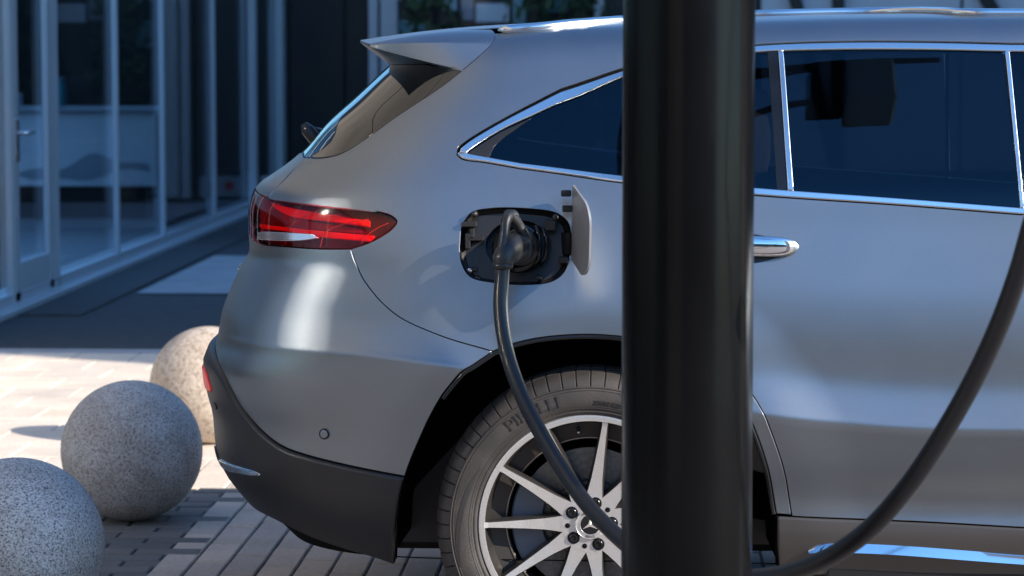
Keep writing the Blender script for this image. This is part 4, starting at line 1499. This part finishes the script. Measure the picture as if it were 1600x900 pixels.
# ------------------------------------------------------------------ charge port
cc = pq(808, 385)
C0 = S(*cc)
def charge_port():
    ring = charge
    n = len(ring)
    A = S(ring[:, 0], ring[:, 1])
    N0 = SN(*cc)
    ctr = A.mean(0)
    port = empty('charge_port', tuple(ctr), car)
    A = A - ctr
    inw = -N0
    rows = [A - N0 * .001, A + inw * .010, A * .965 + inw * .013, A * .90 + inw * .022]
    V = np.concatenate(rows)
    Fc = [(k * n + i, k * n + (i + 1) % n, (k + 1) * n + (i + 1) % n, (k + 1) * n + i) for k in range(3) for i in range(n)]
    mesh_obj('port_rim', V, Fc, M['plastic_soft'], port)
    # floor with a well cut round the socket
    A3 = A * .90 + inw * .022
    sc = np.array([.012, 0, .004])
    m = 40
    ang = np.linspace(0, 2 * math.pi, n, endpoint=False)
    a0 = math.atan2(A[0][2], A[0][0])
    sg = 1 if area2(np.stack([A[:, 0], A[:, 2]], 1)) > 0 else -1
    B = np.array([[sc[0] + .078 * math.cos(math.atan2(p[2], p[0])), 0, sc[2] + .066 * math.sin(math.atan2(p[2], p[0]))] for p in A])
    for b in B:
        b += inw * .024 - N0 * ((b @ N0))
    rows = [A3, B, B + inw * .045]
    V = np.concatenate(rows)
    Fc = [(k * n + i, k * n + (i + 1) % n, (k + 1) * n + (i + 1) % n, (k + 1) * n + i) for k in range(2) for i in range(n)] + [tuple(2 * n + i for i in range(n))]
    pf = mesh_obj('port_floor', V, Fc, M['plastic_soft'], port, smooth=False)
    for (dx, dz, sx, sz) in ((-.105, .052, .018, .006), (-.108, .012, .006, .018), (-.088, .018, .018, .005), (-.098, .03, .005, .012), (.088, .05, .012, .012), (-.10, -.055, .014, .004)):
        bm = bmesh.new()
        add_box(bm, (dx - sx, -.004, dz - sz), (dx + sx, .03, dz + sz), .0015)
        bm_obj('clip', bm, M['plastic'], port)
    for dx, dz in ((-.104, -.058), (-.092, .076), (.10, .068), (.062, -.075), (-.085, -.077)):
        V, Fc = lathe_data([(0, -.006), (.005, -.005), (.0075, -.001), (.008, .02)], 14, 'Y', (dx, 0.0, dz))
        mesh_obj('screw', V, Fc, M['plastic'] if dx > -.1 else M['handle_steel'], port)
    # socket face, its shutters to the right
    prof = [(.060, .035), (.060, .000), (.055, -.006), (.046, -.006), (.044, .03)]
    V, Fc = lathe_data(prof, 40, 'Y', (sc[0] - .004, .012, -.006))
    o = mesh_obj('socket_collar', V, Fc, M['gloss_black'], port)
    o.data.set_sharp_from_angle(angle=R(30))
    for dx, r in ((.058, .05), (.074, .044)):
        V, Fc = tube_data([(dx - .004, .0, r), (dx + .004, -.008, r * .5), (dx + .006, -.010, 0), (dx + .002, -.008, -r * .6), (dx - .01, 0, -r)], .0045, 8)
        mesh_obj('shutter_hinge', V, Fc, M['gloss_black'], port)
    return port
port = charge_port()

def flap():
    """open charge flap hinged on the right of the port"""
    o0 = at(889.5, 343, .075)
    u = np.array([.046, -.215, -.040])
    v = np.array([.004, -.026, .178])
    un, vn = u / np.linalg.norm(u), v / np.linalg.norm(v)
    lu, lv = np.linalg.norm(u), np.linalg.norm(v)
    nn = np.cross(un, vn)
    nn /= np.linalg.norm(nn)
    fl = empty('charge_flap', tuple(o0), car)
    def rr(w_, h_, r, n=8):
        pts = []
        for cx, cy, a0 in ((w_ - r, h_ / 2 - r, 0), (r * .5, h_ / 2 - r * .5, 90), (r * .5, -h_ / 2 + r * .5, 180), (w_ - r, -h_ / 2 + r, 270)):
            q = r if cx > r else r * .5
            for k in range(n + 1):
                a = R(a0 + 90 * k / n)
                pts.append((cx + q * math.cos(a), cy + q * math.sin(a)))
        return np.array(pts)
    def plate(name, w_, h_, r, t0, t1, m, du=0.0):
        P2 = rr(w_, h_, r)
        P2[:, 0] += du
        bend = lambda p: -.030 * ((p[0] - lu * .5) ** 2 / (lu * .5) ** 2) * .35
        n = len(P2)
        g = []
        for t, sh in ((t0, .002), (t0, 0), (t1, 0), (t1, .002)):
            c = P2.mean(0)
            q = c + (P2 - c) * (1 - sh / .06)
            tt = t
            if sh: tt = t
            g.append(np.array([un * p[0] + vn * p[1] + nn * (tt + (.0008 if (sh and t == t0) else (-.0008 if sh else 0)) * 0 + bend(p)) for p in q]))
        V = np.concatenate(g)
        Fc = [(k * n + i, k * n + (i + 1) % n, (k + 1) * n + (i + 1) % n, (k + 1) * n + i) for k in range(3) for i in range(n)]
        cen = P2.mean(0)
        V = np.concatenate([V, [un * cen[0] + vn * cen[1] + nn * (t0 + bend(cen)), un * cen[0] + vn * cen[1] + nn * (t1 + bend(cen))]])
        Fc += [(4 * n, (i + 1) % n, i) for i in range(n)] + [(4 * n + 1, 3 * n + i, 3 * n + (i + 1) % n) for i in range(n)]
        bm = bmesh.new()
        vs = [bm.verts.new(x) for x in V]
        for f in Fc: bm.faces.new([vs[i] for i in f])
        return bm_obj(name, bm, m, fl, True, 40)
    plate('flap_panel', lu, lv, .055, 0, .005, mat('flap_lit_paint', (0.31, 0.31, 0.325), 0.38, 0.4))  # paler, less metallic copy of the body paint; stands for light on the flap
    # hinge arm and clips, in car axes from the hinge point
    h0 = at(885, 380, .085) - o0
    arc = [(-.014, .035), (-.013, .012), (-.008, -.004), (.0, -.016), (.008, -.024)]
    bm = bmesh.new()
    g = [[bm.verts.new((h0[0] + x + dx, h0[1] + y, h0[2] + z)) for x, y in arc] for dx, z in ((0, -.026), (0, .026), (.005, .026), (.005, -.026))]
    for a in range(4):
        for i in range(len(arc) - 1):
            bm.faces.new([g[a][i], g[a][i + 1], g[(a + 1) % 4][i + 1], g[(a + 1) % 4][i]])
    bm_obj('hinge_arm', bm, M['plastic'], fl)
    for px, py, yy in ((884, 302, .045), (880, 406, .06), (886, 326, .06)):
        c = at(px, py, yy) - o0
        bm = bmesh.new()
        add_box(bm, Vector(c) - Vector((.011, .012, .0075)), Vector(c) + Vector((.013, .014, .0075)), .002)
        bm_obj('clip', bm, M['plastic_soft'], fl)
    return fl
flap()

# ------------------------------------------------------------------ far side of the car
for o in near:
    if o.name.split('.')[0] in ('front_bumper', 'bonnet', 'windscreen', 'rear_bumper', 'bumper_cladding', 'tailgate', 'tailgate_lower', 'rear_window', 'roof'):
        continue
    far_copy(o, car)

# ------------------------------------------------------------------ charging cable with plug
cable = empty('charging_cable', tuple(at(800, 392, 0)))
tag(cable, 'thick black charging cable looping from the car socket behind the pole', 'cable')
cinv = Matrix.Translation(-Vector(cable.location))
def CB(o):
    o.parent = cable
    o.matrix_parent_inverse = cinv
    return o
pts = [(786, 404, -.075), (784, 440, -.085), (782, 475, -.10), (786, 520, -.13), (796, 565, -.17), (817, 622, -.24), (842, 672, -.33), (872, 724, -.45), (912, 782, -.62), (952, 826, -.80), (1000, 866, -1.0), (1060, 895, -1.18), (1120, 905, -1.32), (1180, 903, -1.42), (1240, 893, -1.5), (1300, 868, -1.58), (1360, 825, -1.65), (1420, 757, -1.72), (1472, 680, -1.78), (1522, 592, -1.84), (1562, 506, -1.90), (1592, 424, -1.95), (1615, 345, -2.0), (1650, 250, -2.06)]
cp = [at(*p) for p in pts] + [np.array([1.15, -1.95, 1.70]), np.array([1.5, -1.6, 1.78]), np.array([1.62, -1.32, 1.74])]
CB(tube('cable_sheath', catmull(cp, 10), .0174, M['cable'], None, 22))
pl = empty('plug', tuple(at(800, 392, 0))); CB(pl)
pinv = Matrix.Translation(-Vector(pl.location))
def PL(o):
    o.parent = pl
    o.matrix_parent_inverse = pinv
    return o
hc = at(812, 388, .02)
V, Fc = lathe_data([(.0, -.055), (.022, -.055), (.031, -.05), (.0345, -.035), (.0365, .0), (.041, .004), (.041, .016), (.037, .02), (.037, .09)], 36, 'Y', tuple(hc))
o = PL(mesh_obj('plug_head', V, Fc, M['plug'])); o.data.set_sharp_from_angle(angle=R(30))
V, Fc = lathe_data([(.0415, .0), (.0455, .002), (.0455, .006), (.0415, .009)], 36, 'Y', tuple(hc + np.array([0, .03, 0])))
PL(mesh_obj('seal_ring', V, Fc, M['gloss_black']))
body = catmull([at(812, 385, -.005), at(804, 388, -.035), at(795, 394, -.06), at(788, 402, -.075), at(786, 412, -.08), at(785.5, 418, -.082)], 6)
V, Fc = tube_data(body, np.interp(np.linspace(0, 1, len(body)), [0, .3, .6, .85, 1], [.033, .032, .027, .0235, .022]), 26)
o = PL(mesh_obj('plug_body', V, Fc, M['plug']))
grip = catmull([at(805, 338, -.005), at(797, 336, -.03), at(791, 345, -.052), at(788, 368, -.066), at(785, 390, -.075), at(784, 404, -.08)], 6)
V, Fc = tube_data(grip, np.interp(np.linspace(0, 1, len(grip)), [0, .25, .5, 1], [.012, .0155, .0125, .017]), 6)
PL(mesh_obj('grip', V, Fc, M['plug']))
grip2 = catmull([at(797, 337, -.028), at(806, 346, -.02), at(816, 362, -.01), at(822, 378, 0.0)], 6)
V, Fc = tube_data(grip2, np.interp(np.linspace(0, 1, len(grip2)), [0, .5, 1], [.0145, .0125, .017]), 6)
PL(mesh_obj('grip', V, Fc, M['plug']))
V, Fc = lathe_data([(.019, .0), (.0235, .0), (.0245, -.006), (.0235, -.012), (.0195, -.014)], 26, 'Z', tuple(at(785.5, 411, -.081)))
PL(mesh_obj('cable_gland', V, Fc, M['plastic_soft']))
V, Fc = text_mesh('CCS', .010, .0)
c0 = at(817, 394, -.0) + np.array([0, 0, 0])
P = [(c0[0] + y * .9, c0[1] - .038, c0[2] + x * .9) for x, y, z in V]
PL(mesh_obj('printed_mark', P, Fc, M['white_print'], smooth=False))

# ------------------------------------------------------------------ black pole in front of the car
M['pole'] = mat('black_pole_paint', (0.004, 0.004, 0.0044), 0.22, 0.0, spec=0.11, noise=2.5, col2=(0.003, 0.003, 0.0033), bump=(35, 0.012))
_nt = M['pole'].node_tree
_tc = _nt.nodes.new('ShaderNodeTexCoord')
_mp = _nt.nodes.new('ShaderNodeMapping')
_mp.inputs['Scale'].default_value = (6, 6, 2.2)
_nz = _nt.nodes.new('ShaderNodeTexNoise')
_nz.inputs['Scale'].default_value = 1.6
_nz.inputs['Detail'].default_value = 9
_nz.inputs['Roughness'].default_value = 0.68
_mr = _nt.nodes.new('ShaderNodeMapRange')
_mr.inputs['From Min'].default_value = 0.42
_mr.inputs['From Max'].default_value = 0.72
_mr.inputs['To Min'].default_value = 0.17
_mr.inputs['To Max'].default_value = 0.27
_nt.links.new(_tc.outputs['Object'], _mp.inputs['Vector'])
_nt.links.new(_mp.outputs['Vector'], _nz.inputs['Vector'])
_nt.links.new(_nz.outputs['Fac'], _mr.inputs['Value'])
_nt.links.new(_mr.outputs['Result'], _nt.nodes['Principled BSDF'].inputs['Roughness'])
PX = at(1074.5, 450, -1.75)[0]
pole = empty('steel_pole', (PX, -1.75, 0))
tag(pole, 'thick round black steel pole standing in front of the car', 'pole')
lathe('shaft', [(.0, 0.0), (.1145, 0.0), (.1145, 4.2), (.108, 4.22), (.0, 4.22)], 96, M['pole'], pole, 'Z')
lathe('base_flange', [(.1147, .03), (.125, .028), (.17, .02), (.175, .014), (.175, 0)], 48, M['pole'], pole, 'Z')
# boom at the top that carries cable hardware out to the right (mirrored in the door window)
V, Fc = tube_data([(.10, 0, 3.78), (.45, 0, 3.80), (.95, 0, 3.80)], [.04, .036, .03], 16)
mesh_obj('boom', V, Fc, M['pole'], pole)
o = box('boom_head', (.50, -.09, 3.36), (.62, .10, 3.76), M['pole'], pole, .01)
o = box('boom_plate', (.62, -.10, 3.30), (.78, .11, 3.74), M['beige'], pole, .01)
V, Fc = tube_data(catmull([(.12, 0, 3.5), (.25, -.02, 3.36), (.40, -.02, 3.42), (.52, 0, 3.42)], 8), .018, 12)
mesh_obj('boom_cable', V, Fc, M['cable'], pole)
for k in range(4):
    a = R(45 + 90 * k)
    V, Fc = lathe_data([(0, .038), (.008, .038), (.0115, .034), (.0115, .018)], 6, 'Z', (.15 * math.cos(a), .15 * math.sin(a), 0))
    mesh_obj('anchor_bolt', V, Fc, M['handle_steel'], pole, smooth=False)

# unseen charging station at the cable's end, placed and sized to shade the front bollard
chg = empty('charging_station', (1.62, -1.17, 0))
tag(chg, 'white charging station pedestal holding the far end of the cable', 'charger')
box('cabinet', (-.20, -.13, .08), (.20, .13, 2.3), M['white_wall'], chg, .03, 3)
box('plinth', (-.22, -.15, 0), (.22, .15, .08), M['plastic_soft'], chg, .01)
box('screen', (-.14, -.138, 1.35), (.14, -.128, 1.6), M['window_dark'], chg, .002)
box('socket_block', (-.08, -.16, 1.66), (.08, -.126, 1.82), M['plastic_soft'], chg, .006)
